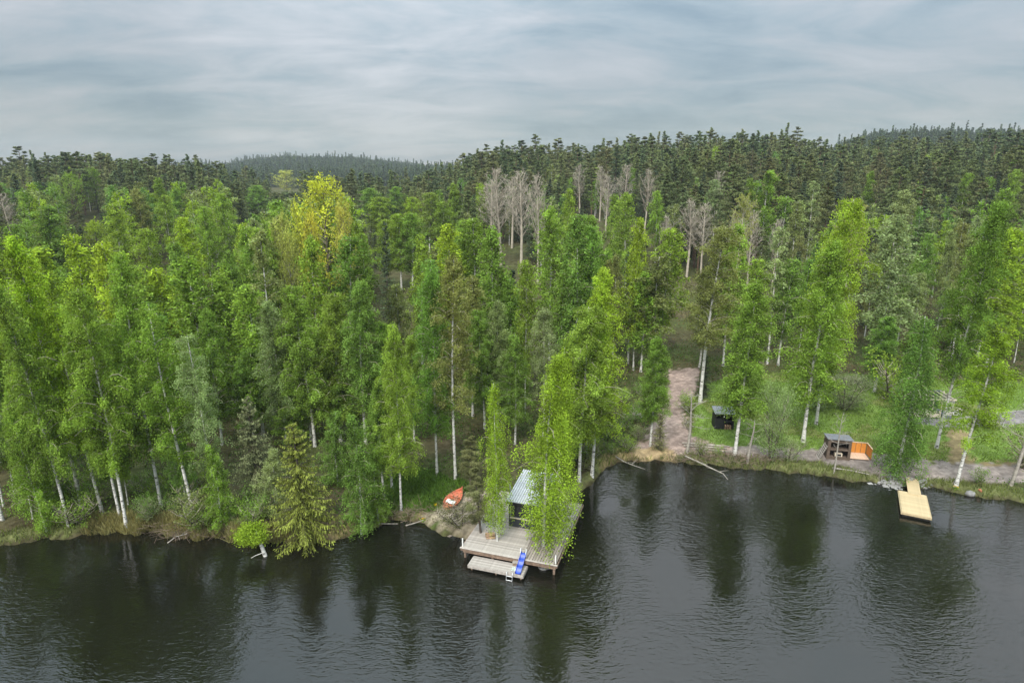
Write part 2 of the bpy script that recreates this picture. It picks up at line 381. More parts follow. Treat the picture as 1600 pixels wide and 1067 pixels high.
# ------------------------------------------------------------------ tree prototypes
def nrm(v): return v / (np.linalg.norm(v) + 1e-9)
def make_birch(seed, H=18, cb=.2, R=2.3, nb=80, nt_=12, nl=30, ls=.128, droop=1.0, pw=.65, rise=1.1, trunk_r=.118, lean=.3, hang=(.4, 1.3), gap=.0, skirt=.3, outward=.15):
    rng = np.random.default_rng(seed)
    k = np.linspace(0, 1, 15)
    ph = rng.uniform(0, 6, 2)
    TX = lean * np.sin(k * 3 + ph[0]) * k; TY = lean * np.sin(k * 2.4 + ph[1]) * k
    P = np.stack([TX, TY, k * H * .985 - .25], 1)
    tr = Geo(); R_ = trunk_r * (1 - k) ** .8 + .018; R_[0] *= 1.35
    tr.path(P, R_, 7)
    p0, p1, r0, r1, C, T = [], [], [], [], [], []
    az = rng.uniform(0, 6.28)
    lob = rng.uniform(0, 6.28, 3)
    for i in range(nb):
        t = cb + (1 - cb) * (i + rng.random()) / nb; s = (t - cb) / (1 - cb)
        if t > .985: t = .985
        az += 2.4 + rng.normal(0, .3)
        if gap and rng.random() < gap * (1.4 - s): continue
        env = R * min(1, (s + .15) / skirt) ** .7 * (1 - s) ** pw + .22
        env *= 1 + .22 * math.sin(3 * az + lob[0] + s * 9) + .15 * math.sin(s * 21 + lob[1] + az)
        L = env * rng.uniform(.7, 1.15)
        b = np.array([np.interp(t, k, TX), np.interp(t, k, TY), t * H * .985 - .25]); o = np.array([math.cos(az), math.sin(az), 0])
        kk = np.linspace(0, 1, 5)
        Z = L * (rise * kk - .8 * droop * kk ** 2.2)
        B = b + o * (L * kk)[:, None]; B[:, 2] += Z; B[1:, :2] += rng.normal(0, .06, (4, 2))
        rb = .012 + .018 * L / 2
        for q in range(4): p0.append(B[q]); p1.append(B[q + 1]); r0.append(rb * (1 - q * .2)); r1.append(rb * (.8 - q * .2))
        bt = rng.normal(0, .35)
        nt2 = max(3, int(nt_ * (.45 + .75 * L / R)))
        for j in range(nt2):
            u = rng.random() ** .8 * .95 + .05; x = np.array([np.interp(u, kk, B[:, a]) for a in range(3)])
            x[:2] += rng.normal(0, .16 * L * .5 + .05, 2); x[2] += rng.normal(0, .12)
            hl = rng.uniform(*hang) * (.5 + .5 * min(1, L))
            n = max(4, int(nl * rng.uniform(.6, 1.3)))
            a = rng.random(n); q = x[None] + o[None] * (outward * a * hl)[:, None]
            q[:, 2] -= a ** 1.1 * hl * droop * .85; q += rng.normal(0, .085 + ls * .35, (n, 3)) * np.array([1, 1, .8])
            C.append(q); tt = bt * .7 + rng.normal(0, .3) + (q[:, 2] - x[2]) * .05
            T.append(tt + rng.normal(0, .22, n))
    tr.tubes(p0, p1, r0, r1, 3, 1)
    C = np.concatenate(C); T = np.clip(np.concatenate(T), -.95, 1.1)
    cr = Geo(); cr.leaves(C, ls, rng, T)
    return tr, cr
def make_broad(seed, H=14, R=3.0, n=5200, ls=.22, cb=.15, stems=1, up=1.0):      # rounded crown, upright twigs
    rng = np.random.default_rng(seed); tr = Geo(); C, T = [], []; p0, p1, r0, r1 = [], [], [], []
    for s_ in range(stems):
        off = rng.normal(0, .5 if stems > 1 else 0, 2); k = np.linspace(0, 1, 8)
        P = np.stack([off[0] * (k * 2 + .3), off[1] * (k * 2 + .3), k * H * .9 - .2], 1); tr.path(P, (.13 if stems == 1 else .06) * (1 - k * .85) + .01, 5)
        nb = 60 // stems
        for i in range(nb):
            s = (i + rng.random()) / nb; z = (cb + (1 - cb) * s * .85) * H; az = rng.uniform(0, 6.28)
            L = R * math.sin(math.pi * (.12 + .8 * s)) ** .8 * rng.uniform(.6, 1.05) + .2; up = .5 + 1.3 * s
            b = np.array([np.interp(z, P[:, 2], P[:, a]) for a in range(2)] + [z]); o = np.array([math.cos(az), math.sin(az), .85 * up]); o /= np.linalg.norm(o)
            e_ = b + o * L * 1.15; mid = (b + e_) / 2 - np.array([0, 0, .12 * L])
            p0 += [b, mid]; p1 += [mid, e_]; r0 += [.03, .018]; r1 += [.018, .006]
            bt = rng.normal(0, .4); m = n // (nb * stems)
            u = rng.random(m) ** .5; q = b + (e_ - b) * (u[:, None] * .8 + .25)
            ncl = max(2, m // 14); cl = rng.normal(0, .33, (ncl, 3)); ci = rng.integers(0, ncl, m)
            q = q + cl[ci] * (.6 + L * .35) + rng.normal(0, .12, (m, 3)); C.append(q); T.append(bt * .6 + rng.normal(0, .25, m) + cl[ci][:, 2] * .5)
    tr.tubes(p0, p1, r0, r1, 3, 1)
    cr = Geo(); cr.leaves(np.concatenate(C), ls, rng, np.clip(np.concatenate(T), -.95, 1.1)); return tr, cr
def make_spruce(seed, H=17, R=2.4, step=.42, nbr=8, tw=9, ls=.34, w=.3, z0=.06, curtain=.5, pw=.7):
    rng = np.random.default_rng(seed); tr = Geo(); k = np.linspace(0, 1, 8)
    tr.path(np.stack([0 * k, 0 * k, k * H - .2], 1), .17 * (1 - k) + .015, 6)
    C, D, T = [], [], []; p0, p1 = [], []
    z = z0 * H
    while z < H * .985:
        s = z / H; Lb = R * (1 - s) ** pw * rng.uniform(.8, 1.12) + .12
        a0 = rng.uniform(0, 6.28)
        for i in range(max(4, int(nbr * (1 - s * .5)))):
            az = a0 + i * 6.28 / nbr + rng.normal(0, .22); L = Lb * rng.uniform(.75, 1.1); o = np.array([math.cos(az), math.sin(az), 0]); sd_ = np.array([-o[1], o[0], 0])
            zz0 = z + rng.normal(0, .1)
            def pt(u): return o * (L * u) + np.array([0, 0, zz0 + L * (.25 * (s > .75) * u - .42 * u * (1 - s) + .2 * u ** 3)])
            p0.append(pt(0)); p1.append(pt(1)); bt = rng.normal(0, .3)
            for j in range(tw):
                u = (j + rng.random()) / tw * .95 + .05; x = pt(u)
                for sg in (-1, 1):
                    l = (.10 + .30 * L * (1 - u * .75)) * rng.uniform(.7, 1.2)
                    d = o * .55 + sd_ * sg * rng.uniform(.3, 1) + np.array([0, 0, -curtain * rng.uniform(.4, 1.8)]); d = nrm(d)
                    nn_ = max(1, int(l / (ls * .62)))
                    for q in range(nn_):
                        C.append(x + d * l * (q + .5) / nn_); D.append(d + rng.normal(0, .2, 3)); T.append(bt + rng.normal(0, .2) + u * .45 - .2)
            C.append(pt(1.02)); D.append(o); T.append(.4)
        z += step * (1 - .35 * s) * rng.uniform(.8, 1.2)
    tr.tubes(p0, p1, .022, .006, 3, 0)
    cr = Geo(); C = np.array(C); cr.leaves(C, ls, rng, np.clip(T, -.8, 1), aspect=w, D=np.array(D)); return tr, cr
def make_pine(seed, H=17, R=2.3, nb=44, ncl=5, nq=26, ls=.36, cb=.33, w=.28, pw=.85):
    rng = np.random.default_rng(seed); tr = Geo(); k = np.linspace(0, 1, 9); lx = rng.normal(0, .3, 2)
    tr.path(np.stack([lx[0] * k ** 2, lx[1] * k ** 2, k * H * .97 - .2], 1), .16 * (1 - k * .85), 6)
    p0, p1, r0, r1, C, D, T = [], [], [], [], [], [], []
    az = 0
    for i in range(nb):
        s = (i + rng.random()) / nb; t = cb + (1 - cb) * s; az += 2.4 + rng.normal(0, .4)
        L = (R * min(1, (s + .2) / .4) * (1 - s) ** pw + .12) * rng.uniform(.6, 1.15); o = np.array([math.cos(az), math.sin(az), 0])
        b = np.array([lx[0] * t ** 2, lx[1] * t ** 2, t * H * .97 - .2]); e_ = b + o * L + np.array([0, 0, L * rng.uniform(.1, .5)])
        p0.append(b); p1.append(e_); r0.append(.045); r1.append(.015); bt = rng.normal(0, .25)
        for j in range(ncl):
            u = rng.random() ** .6 * .75 + .3; c = b + (e_ - b) * u + rng.normal(0, .2, 3) * L * .5
            rr = rng.uniform(.28, .5) * (.35 + .65 * min(1, L / R * 1.6)); v = rng.normal(size=(nq, 3)); v /= np.linalg.norm(v, axis=1, keepdims=True); v *= rng.random((nq, 1)) ** .4
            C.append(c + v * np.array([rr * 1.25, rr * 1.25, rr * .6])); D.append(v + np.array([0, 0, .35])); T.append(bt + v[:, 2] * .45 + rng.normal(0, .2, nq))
    tr.tubes(p0, p1, r0, r1, 3, 0)
    cr = Geo(); cr.leaves(np.concatenate(C), ls, rng, np.clip(np.concatenate(T), -.85, 1), aspect=w, D=np.concatenate(D)); return tr, cr
def make_bare(seed, H=18, cb=.42, R=2.6, nb=34, n2=9, n3=5, up=.85, buds=0):
    rng = np.random.default_rng(seed); tr = Geo(); k = np.linspace(0, 1, 12); ph = rng.uniform(0, 6, 2)
    TX = .25 * np.sin(3 * k + ph[0]) * k; TY = .25 * np.sin(3 * k + ph[1]) * k
    tr.path(np.stack([TX, TY, k * H * .95 - .2], 1), .15 * (1 - k) ** .8 + .02, 6)
    p0, p1, r0, r1 = [], [], [], []; C = []
    az = 0
    def limb(b, d, L, r, n):
        P = [b]; dd = d
        for q in range(n):
            dd = nrm(dd + np.array([0, 0, .16 * up]) + rng.normal(0, .09, 3)); P.append(P[-1] + dd * L / n)
        for q in range(n): p0.append(P[q]); p1.append(P[q + 1]); r0.append(r * (1 - q / n * .7)); r1.append(r * (1 - (q + 1) / n * .7))
        return np.array(P)
    for i in range(nb):
        s = (i + rng.random()) / nb; t = cb + (1 - cb) * s * .97; az += 2.4 + rng.normal(0, .4)
        L = (R * 1.5 * (1 - s) ** .55 + .5) * rng.uniform(.7, 1.1) * min(1, (s + .35) / .6)
        b = np.array([np.interp(t, k, TX), np.interp(t, k, TY), t * H * .95 - .2]); d = nrm(np.array([math.cos(az), math.sin(az), up]))
        P = limb(b, d, L, .035, 4)
        for j in range(n2):
            u = rng.uniform(.2, 1) * 4; q = min(3, int(u)); x = P[q] + (P[q + 1] - P[q]) * (u - q); L2 = L * rng.uniform(.2, .42)
            d2 = nrm(nrm(P[q + 1] - P[q]) + rng.normal(0, .55, 3) + np.array([0, 0, .3])); P2 = limb(x, d2, L2, .017, 2)
            for m in range(n3):
                u2 = rng.random() * 1.99; q2 = int(u2); y = P2[q2] + (P2[q2 + 1] - P2[q2]) * (u2 - q2)
                l3 = L2 * rng.uniform(.25, .6) + .12; d3 = nrm(d2 + rng.normal(0, .6, 3) + np.array([0, 0, .25])); p0.append(y); p1.append(y + d3 * l3); r0.append(.011); r1.append(.006)
                if buds: C.append(y + d3 * l3 * rng.random((buds, 1)) + rng.normal(0, .08, (buds, 3)))
    tr.tubes(p0, p1, r0, r1, 3, 0)
    cr = None
    if buds: cr = Geo(); C = np.concatenate(C); cr.leaves(C, .15, rng, rng.normal(0, .3, len(C)))
    return tr, cr

PROTO = {}
def reg(key, pair, tm, cm):
    tr, cr = pair
    PROTO[key] = (tr.mesh('trunk_mesh', tm), cr.mesh('crown_mesh', cm) if cr else None)
BM = [BARK, TWIG]
bspec = dict(
    dense=dict(cb=.22, R=2.45, pw=.62, nb=96, nt_=15), oval=dict(cb=.27, R=2.5, pw=.45, skirt=.45, nb=92, nt_=15), slim=dict(cb=.26, R=1.6, pw=.6, nb=90, nt_=14),
    sparse=dict(cb=.34, R=2.1, gap=.28, pw=.5, hang=(.3, .9)), weep=dict(cb=.22, R=2.1, droop=1.35, hang=(.9, 2.3), nt_=9, nl=36, outward=.06),
    curtain=dict(cb=.06, R=2.1, droop=1.35, hang=(.9, 2.4), nt_=12, nl=36, outward=.08, nb=88),
    clumpy=dict(cb=.3, R=1.9, gap=.42, pw=.4, nt_=15), young=dict(cb=.04, R=2.0, pw=.8, trunk_r=.09, H=12, nb=70))
for i, (k_, s_) in enumerate(bspec.items()):
    for v in range(2):
        reg((k_, 'near', v), make_birch(100 + i * 7 + v, **s_), BM, LEAF)
        s2 = dict(s_); s2.update(nb=int(s_.get('nb', 80) * .75), nt_=int(s_.get('nt_', 12) * .7), nl=int(s_.get('nl', 30) * .55), ls=.23)
        reg((k_, 'mid', v), make_birch(200 + i * 7 + v, **s2), BM, LEAF)
for v in range(3):
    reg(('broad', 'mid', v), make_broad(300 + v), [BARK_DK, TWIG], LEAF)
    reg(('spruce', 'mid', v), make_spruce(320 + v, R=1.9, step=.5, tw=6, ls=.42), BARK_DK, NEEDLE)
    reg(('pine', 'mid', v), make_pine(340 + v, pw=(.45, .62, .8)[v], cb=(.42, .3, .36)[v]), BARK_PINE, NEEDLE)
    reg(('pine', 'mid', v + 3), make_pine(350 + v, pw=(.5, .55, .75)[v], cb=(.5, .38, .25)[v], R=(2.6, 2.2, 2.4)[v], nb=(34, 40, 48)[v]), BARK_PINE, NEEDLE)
    reg(('bare', 'mid', v), make_bare(360 + v, cb=.34, R=2.3 + .25 * v, nb=44 - 4 * v, up=1.1 + .3 * v, n2=8, n3=4), TWIG, None)
for v in range(2):
    reg(('willow', 'near', v), make_broad(380 + v, H=6, R=2.3, n=7500, ls=.15, cb=.05, stems=5, up=.9), [BARK_DK, TWIG], LEAF)
    reg(('bush', 'near', v), make_broad(390 + v, H=2.2, R=1.1, n=1900, ls=.12, cb=.02, stems=4, up=.7), [BARK_DK, TWIG], LEAF)
    reg(('budding', 'mid', v), make_bare(395 + v, buds=4), TWIG, LEAF)
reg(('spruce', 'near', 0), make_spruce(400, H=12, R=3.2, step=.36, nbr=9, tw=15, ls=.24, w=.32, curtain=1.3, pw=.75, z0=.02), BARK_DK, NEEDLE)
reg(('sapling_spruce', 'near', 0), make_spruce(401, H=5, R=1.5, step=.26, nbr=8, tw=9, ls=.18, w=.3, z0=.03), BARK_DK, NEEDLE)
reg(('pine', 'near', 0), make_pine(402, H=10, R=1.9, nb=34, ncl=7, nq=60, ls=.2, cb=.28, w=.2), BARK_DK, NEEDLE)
reg(('dead', 'near', 0), make_bare(403, H=9, cb=.4, R=1.6, nb=13, n2=4, n3=2, up=.25), DEAD, None)
reg(('dead', 'near', 1), make_bare(404, H=7, cb=.45, R=1.3, nb=9, n2=4, n3=2, up=.15), DEAD, None)
NOMH = dict(broad=13.5, spruce=17, pine=16.7, bare=18.4, budding=18.4, willow=6.2, bush=2.4, sapling_spruce=5, dead=9, young=12)
NOMR = dict(dense=2.6, oval=2.8, slim=1.8, sparse=2.3, weep=2.3, curtain=2.3, clumpy=2.2, young=2.2, broad=3.4, spruce=1.9, pine=2.5, bare=2.6, budding=2.6, willow=2.9, bush=1.4, sapling_spruce=1.5, dead=1.5)
PAL = dict(G=(.200, .312, .050), L=(.260, .380, .040), Y=(.43, .46, .06), D=(.152, .262, .050), O=(.200, .235, .080), P=(.240, .315, .130), A=(.34, .37, .09),
           pine=(.125, .155, .065), spruce=(.060, .082, .045), spruce_mossy=(.17, .20, .04), grey=(.20, .23, .12), bare=(1, 1, 1), olive=(.145, .155, .07))  # the drooping shore spruce has its own yellower, mossy green
PLACED = []
KINDNAME = dict(dense='birch_tree', oval='birch_tree', slim='birch_tree', sparse='birch_tree', weep='birch_tree', curtain='birch_tree', clumpy='birch_tree', young='birch_tree', broad='leafy_tree', spruce='spruce_tree', pine='pine_tree', bare='bare_tree', budding='budding_tree', willow='willow_bush', bush='leafy_bush', sapling_spruce='young_spruce_tree', dead='dead_tree')
CATN = dict(birch_tree='birch', leafy_tree='tree', spruce_tree='spruce', pine_tree='pine', bare_tree='tree', budding_tree='tree', willow_bush='bush', leafy_bush='bush', young_spruce_tree='spruce', dead_tree='dead tree')
def tree(kd, x, y, h, wid, col, label, group=None, lod=None, tilt=None, rz=None, z=None, v=None, coff=None):
    d = math.hypot(x, y)
    lod = lod or ('near' if d < 66 else 'mid')
    if (kd, lod, 0) not in PROTO: lod = 'mid' if lod == 'near' else 'near'
    nv = sum(1 for k in PROTO if k[0] == kd and k[1] == lod)
    v = rnd.randrange(nv) if v is None else v % nv
    tm, cm = PROTO[(kd, lod, v)]
    H0 = NOMH.get(kd, 18)
    if kd == 'spruce' and lod == 'near': H0 = 12
    if kd == 'pine' and lod == 'near': H0 = 10
    if kd == 'dead' and v == 1: H0 = 7
    R0 = NOMR[kd] * (1.65 if kd == 'spruce' and lod == 'near' else 1)
    z = tz(x, y) if z is None else z
    name = KINDNAME[kd]
    o = thing(name, label, CATN[name], (x, y, z), rnd.uniform(0, 6.28) if rz is None else rz, group)
    sxy = wid / 2 / R0; o.scale = (sxy, sxy, h / H0)
    tl = tilt or (rnd.gauss(0, .014), rnd.gauss(0, .014))
    M = Matrix.Rotation(tl[0], 4, 'X') @ Matrix.Rotation(tl[1], 4, 'Y') @ Matrix.Rotation(o.rotation_euler[2], 4, 'Z')
    o.rotation_euler = M.to_euler()
    t = link('trunk', tm, o)
    if cm is not None:
        c = link('crown', cm, o)
        if coff: c.location = coff
        cc = PAL[col] if isinstance(col, str) else col
        j = rnd.uniform(.9, 1.1); c.color = (cc[0] * j * rnd.uniform(.93, 1.07), cc[1] * j, cc[2] * j * rnd.uniform(.9, 1.1), 1)
    PLACED.append((x, y, max(.9, wid * .28)))
    return o
CNAME = dict(G='fresh green', L='lime green', Y='yellow', D='deep green', O='olive green', P='silvery green', A='amber yellow', pine='dark olive', spruce='dark green', spruce_mossy='mossy green', grey='grey-green', bare='leafless grey', olive='dull olive')
# trees whose foot can be seen: kind, foot pixel, top pixel y, crown width in photo pixels, colour, label
FOOT = [
    ('sparse', 4, 812, 520, 90, 'P', 'slim birch with bare lower trunk at the left edge of the photo', .03),
    ('young', 73, 830, 600, 62, 'G', 'small birch leaning out over the water, second white trunk from the left edge', .06),
    ('dense', 108, 822, 430, 100, 'G', 'birch with thick white trunk rising from straw coloured reeds at the far left', .05),
    ('dense', 128, 792, 352, 120, 'L', 'tall broad bright birch, highest crown of the left shore stand', .03),
    ('sparse', 160, 800, 470, 90, 'L', 'birch with curved white trunk just left of the twin white trunks', .05),
    ('oval', 198, 825, 440, 110, 'G', 'birch with stout double white trunk above the reed bank on the left', .02),
    ('slim', 188, 810, 500, 66, 'G', 'thin birch half hidden behind the stout double trunk', .045),
    ('clumpy', 303, 806, 470, 92, 'G', 'birch with long white leaning trunk left of the shore spruce', .065),
    ('clumpy', 344, 806, 515, 70, 'P', 'pale thin birch with winding white trunk just left of the shore spruce', .045),
    ('dense', 252, 790, 385, 110, 'G', 'leafy birch standing between the stout double trunk and the long leaning trunk', .02),
    ('young', 346, 825, 690, 62, 'G', 'low bushy birch at the water edge above the brushwood', .0),
    ('young', 565, 832, 640, 78, 'D', 'bushy deep green birch at the water edge right of the shore spruce', .0),
    ('young', 592, 818, 700, 50, 'G', 'small birch overhanging the fallen pole in the water', .02),
    ('dense', 627, 797, 498, 78, 'G', 'narrow fresh green birch with curved foot on the brown bank left of the orange boat', .0),
    ('slim', 613, 765, 560, 55, 'G', 'thin stemmed birch just behind the curved birch on the brown bank', .0),
    ('slim', 600, 775, 590, 55, 'D', 'slender deep green birch leftmost of the thin stems on the brown bank', .0),
    ('dense', 683, 742, 408, 82, 'D', 'tall deep green birch with clean trunk behind the orange boat', .01),
    ('sparse', 712, 748, 392, 88, 'O', 'tall sparse olive birch with the thickest white trunk behind the orange boat', .0),
    ('weep', 776.5, 845.5, 590, 58, 'L', 'slender weeping birch growing through the left side of the deck', .0),
    ('curtain', 848, 853, 575, 110, 'L', 'large bright weeping birch growing through the deck and hiding the cabin', -.04),
    ('weep', 862, 795, 535, 84, 'L', 'yellow tipped birch rising just behind the cabin roof', .0),
    ('dense', 925, 742, 412, 105, 'L', 'tall bright birch leaning over the inlet right of the cabin', -.03),
    ('oval', 905, 752, 470, 120, 'G', 'broad birch on the bank just behind the cabin on the inlet side', .0),
    ('slim', 1016, 697, 522, 48, 'D', 'small pointed birch beside the gravel drive near the water', .0),
    ('sparse', 1094, 628, 345, 92, 'O', 'tall birch with long white trunk at the top of the gravel drive', -.04),
    ('slim', 1148, 712, 430, 72, 'G', 'upright birch with white trunk standing between the black shed and the shore', -.01),
    ('dense', 1255, 690, 365, 105, 'G', 'big birch with white foot on the lawn behind the wood shelter', -.02),
    ('oval', 1275, 663, 300, 90, 'L', 'round topped bright birch behind the big lawn birch', -.02),
    ('curtain', 1400, 742, 488, 86, 'D', 'weeping birch on the shore hiding the end of the orange fence', -.03),
    ('slim', 1366, 612, 488, 46, 'D', 'small narrow birch on the lawn behind the shore weeping birch', .0),
    ('dense', 1463, 700, 352, 86, 'D', 'tall birch with clean white trunk in front of the terrace', -.04),
    ('clumpy', 1494, 758, 508, 82, 'L', 'yellow-lime birch with bent white trunk on the shore right of the dock', -.07),
]
for i, (kd, bx, by, ty, w, col, lab, tl) in enumerate(FOOT):
    x, y = gt(bx, by)
    if 'growing through' in lab: x, y = g(bx, by, .9); z = 0.0
    elif bx == 862: x, y = 4.1, 51.0; z = tz(x, y)
    else: z = tz(x, y)
    if 'growing through' in lab: z = -.3
    d = y; zt = 0
    a_ = -math.sin(PITCH) * 1.0 - (ty - 533.5) / F_PX * math.cos(PITCH); Yk = math.cos(PITCH) - (ty - 533.5) / F_PX * math.sin(PITCH)
    h = CAM_H + a_ / Yk * y - z
    dep = proj(x, y, z + h * .6)[2]
    tree(kd, x, y, h, w * (1.12 if bx > 1000 else 1) * dep / F_PX, col, lab, z=z, lod='near' if d < 85 else 'mid', tilt=(rnd.gauss(0, .01), -tl), rz=0 if bx == 848 else None, coff={848: (.35, 0, 2.0), 1463: (0, 0, 2.2)}.get(bx))
# trees known by their tops: kind, top pixel, crown width px, height, colour
PROT = []
TOPS = [
    ('dense', 75, 318, 75, 14, 'D'), ('broad', 108, 270, 42, 13, 'G'), ('dense', 176, 315, 58, 14, 'G'), ('broad', 145, 345, 50, 10, 'L'), ('oval', 20, 345, 50, 14, 'D'), ('broad', 142, 262, 36, 13, 'G'),
    ('slim', 248, 275, 26, 14, 'G'), ('oval', 255, 302, 40, 14, 'G'), ('oval', 213, 292, 42, 14, 'O'), ('oval', 285, 335, 56, 14, 'L'), ('oval', 342, 298, 50, 15, 'G'), ('oval', 316, 318, 40, 14, 'G'), ('slim', 275, 292, 24, 14, 'D'),
    ('spruce', 372, 284, 26, 16, 'spruce'), ('oval', 398, 288, 44, 14, 'D'), ('broad', 446, 266, 44, 15, 'A'), ('broad', 502, 274, 100, 18.5, 'Y'), ('broad', 462, 316, 34, 15, 'Y'), ('broad', 438, 332, 44, 15, 'A'), ('broad', 488, 332, 42, 15, 'Y'), ('broad', 540, 315, 48, 16, 'A'), ('broad', 448, 362, 44, 14, 'A'),
    ('sparse', 398, 352, 66, 16, 'O'), ('dense', 483, 360, 64, 16, 'G'), ('oval', 535, 362, 84, 16, 'D'), ('spruce', 598, 344, 30, 15, 'spruce'), ('oval', 575, 292, 52, 13, 'D'), ('oval', 600, 340, 46, 12, 'G'), ('oval', 622, 330, 56, 13, 'G'),
    ('oval', 596, 306, 56, 13, 'G'), ('oval', 618, 290, 36, 13, 'D'), ('slim', 712, 284, 26, 14, 'G'), ('oval', 668, 298, 48, 14, 'G'), ('oval', 645, 306, 40, 13, 'L'), ('oval', 692, 312, 44, 13, 'G'), ('oval', 640, 330, 60, 13, 'D'), ('dense', 700, 345, 66, 15, 'L'), ('dense', 652, 362, 50, 14, 'G'), ('oval', 740, 335, 70, 15, 'G'), ('dense', 770, 345, 70, 16, 'D'), ('oval', 668, 400, 60, 14, 'D'),
    ('bare', 782, 252, 62, 24, 'bare'), ('bare', 815, 256, 66, 24, 'bare'), ('bare', 842, 262, 50, 24, 'bare'), ('bare', 768, 275, 52, 19, 'bare'), ('bare', 800, 272, 50, 19, 'bare'), ('bare', 908, 252, 34, 19, 'bare'), ('bare', 940, 254, 32, 19, 'bare'), ('bare', 978, 250, 36, 19, 'bare'), ('bare', 1012, 258, 38, 19, 'bare'), ('bare', 950, 268, 40, 18, 'bare'),
    ('bare', 1082, 305, 52, 17, 'bare'), ('bare', 1105, 308, 44, 17, 'bare'), ('bare', 1125, 262, 34, 17, 'bare'), ('budding', 1162, 292, 42, 17, 'A'), ('bare', 1180, 320, 44, 17, 'bare'), ('bare', 1218, 335, 36, 15, 'bare'), ('bare', 1045, 330, 34, 15, 'bare'), ('bare', 4, 296, 44, 16, 'bare'), ('bare', 326, 372, 24, 8, 'bare'), ('budding', 1342, 302, 44, 16, 'A'), ('bare', 1150, 330, 36, 16, 'bare'),
    ('dense', 862, 315, 66, 17, 'G'), ('dense', 890, 292, 34, 15, 'G'), ('dense', 903, 330, 74, 18, 'D'), ('oval', 925, 345, 56, 16, 'D'), ('dense', 960, 300, 40, 15, 'G'), ('dense', 985, 296, 54, 16, 'G'), ('dense', 1002, 335, 46, 16, 'L'), ('oval', 1030, 295, 30, 13, 'G'), ('oval', 1040, 350, 70, 16, 'G'), ('sparse', 1032, 395, 80, 15, 'O'), ('dense', 1150, 345, 64, 17, 'G'), ('oval', 1122, 278, 32, 13, 'P'),
    ('clumpy', 1204, 262, 44, 17, 'G'), ('slim', 1178, 275, 24, 14, 'G'), ('sparse', 1275, 280, 36, 15, 'P'), ('sparse', 1222, 350, 54, 15, 'P'), ('dense', 1410, 328, 84, 18, 'P'), ('clumpy', 1415, 292, 40, 15, 'P'), ('slim', 1365, 265, 20, 13, 'G'), ('oval', 1355, 258, 22, 12, 'O'), ('clumpy', 1525, 360, 44, 15, 'O'), ('dense', 1585, 350, 90, 17, 'L'), ('clumpy', 1582, 290, 42, 15, 'G'), ('oval', 1590, 262, 34, 13, 'G'), ('oval', 1513, 268, 30, 13, 'G'), ('oval', 1560, 400, 80, 16, 'L'), ('slim', 1436, 510, 50, 9, 'G'),
    ('oval', 1185, 400, 60, 15, 'G'), ('oval', 1235, 400, 60, 15, 'D'), ('slim', 1105, 420, 40, 14, 'O'),
    ('dense', 60, 380, 90, 16, 'L'), ('dense', 110, 360, 80, 17, 'L'), ('dense', 165, 372, 90, 17, 'L'), ('dense', 205, 408, 90, 17, 'G'), ('dense', 245, 415, 80, 16, 'L'), ('oval', 30, 430, 80, 15, 'P'), ('dense', 300, 392, 90, 16, 'G'), ('dense', 345, 420, 84, 16, 'G'), ('slim', 270, 372, 50, 14, 'D'), ('oval', 225, 352, 50, 13, 'G'), ('dense', 8, 470, 80, 16, 'L'), ('dense', 385, 440, 84, 16, 'G'), ('dense', 425, 462, 76, 17, 'P'), ('dense', 470, 440, 90, 17, 'G'), ('dense', 515, 455, 90, 17, 'G'), ('dense', 555, 430, 86, 17, 'D'),
    ('dense', 600, 500, 74, 14, 'G'), ('slim', 470, 500, 70, 16, 'G'), ('oval', 620, 440, 50, 13, 'O'), ('dense', 735, 425, 66, 16, 'O'), ('dense', 640, 520, 60, 13, 'G'), ('dense', 755, 480, 66, 13, 'D'), ('dense', 795, 430, 60, 15, 'D'), ('sparse', 852, 475, 54, 14, 'P'), ('dense', 805, 520, 60, 12, 'D'), ('dense', 1010, 420, 66, 15, 'G'), ('slim', 775, 465, 44, 14, 'P'), ('oval', 822, 400, 50, 14, 'G'), ('oval', 880, 420, 60, 15, 'D'),
    ('dense', 88, 470, 90, 16, 'G'), ('dense', 145, 480, 80, 16, 'G'), ('dense', 228, 470, 80, 16, 'D'), ('dense', 320, 480, 70, 15, 'D'), ('dense', 40, 520, 80, 15, 'G'), ('young', 420, 700, 60, 6, 'P'), ('dense', 380, 540, 70, 14, 'D'), ('dense', 520, 540, 80, 14, 'G'), ('young', 450, 590, 60, 11, 'G'), ('young', 520, 640, 60, 9, 'D'),
]
def zone(x, y):
    px = proj(x, y, tz(x, y) + 8)[0]
    def col(t):
        for lim_, w in t:
            if px < lim_: return w
    if y < 80:
        row = 'in the front rows' if y < 58 else 'in the second row' if y < 68 else 'in the back rows'
        return col([(150, row + ' at the far left shore'), (300, row + ' behind the long reed bank'), (420, row + ' behind the tufted stub'), (560, row + ' behind the mossy shore spruce'),
                    (720, row + ' above the orange boat'), (860, row + ' behind the slender deck birch'), (1000, row + ' between cabin and inlet'), (1300, 'at the back of the yard behind the sheds'), (9999, 'at the back of the yard behind the terrace')])
    if y < 125:
        row = 'in the middle belt ' if y < 100 else 'deep in the belt '
        return row + col([(200, 'at the far left'), (420, 'left of the yellow trees'), (560, 'near the yellow trees'), (740, 'above the orange boat'), (900, 'above the cabin'), (1040, 'beside the gravel drive'), (1200, 'above the black shed'), (1380, 'above the wood shelter'), (9999, 'above the terrace')])
    row = 'low on the slope ' if y < 165 else 'halfway up the slope ' if y < 220 else 'near the crest '
    return row + col([(200, 'at the far left'), (400, 'left of the yellow trees'), (580, 'behind the yellow trees'), (740, 'left of the bare tree cluster'), (880, 'behind the bare tree cluster'), (1040, 'right of the bare tree cluster'),
                      (1180, 'above the gravel drive'), (1340, 'above the wood shelter'), (1480, 'above the dock'), (9999, 'at the far right')])
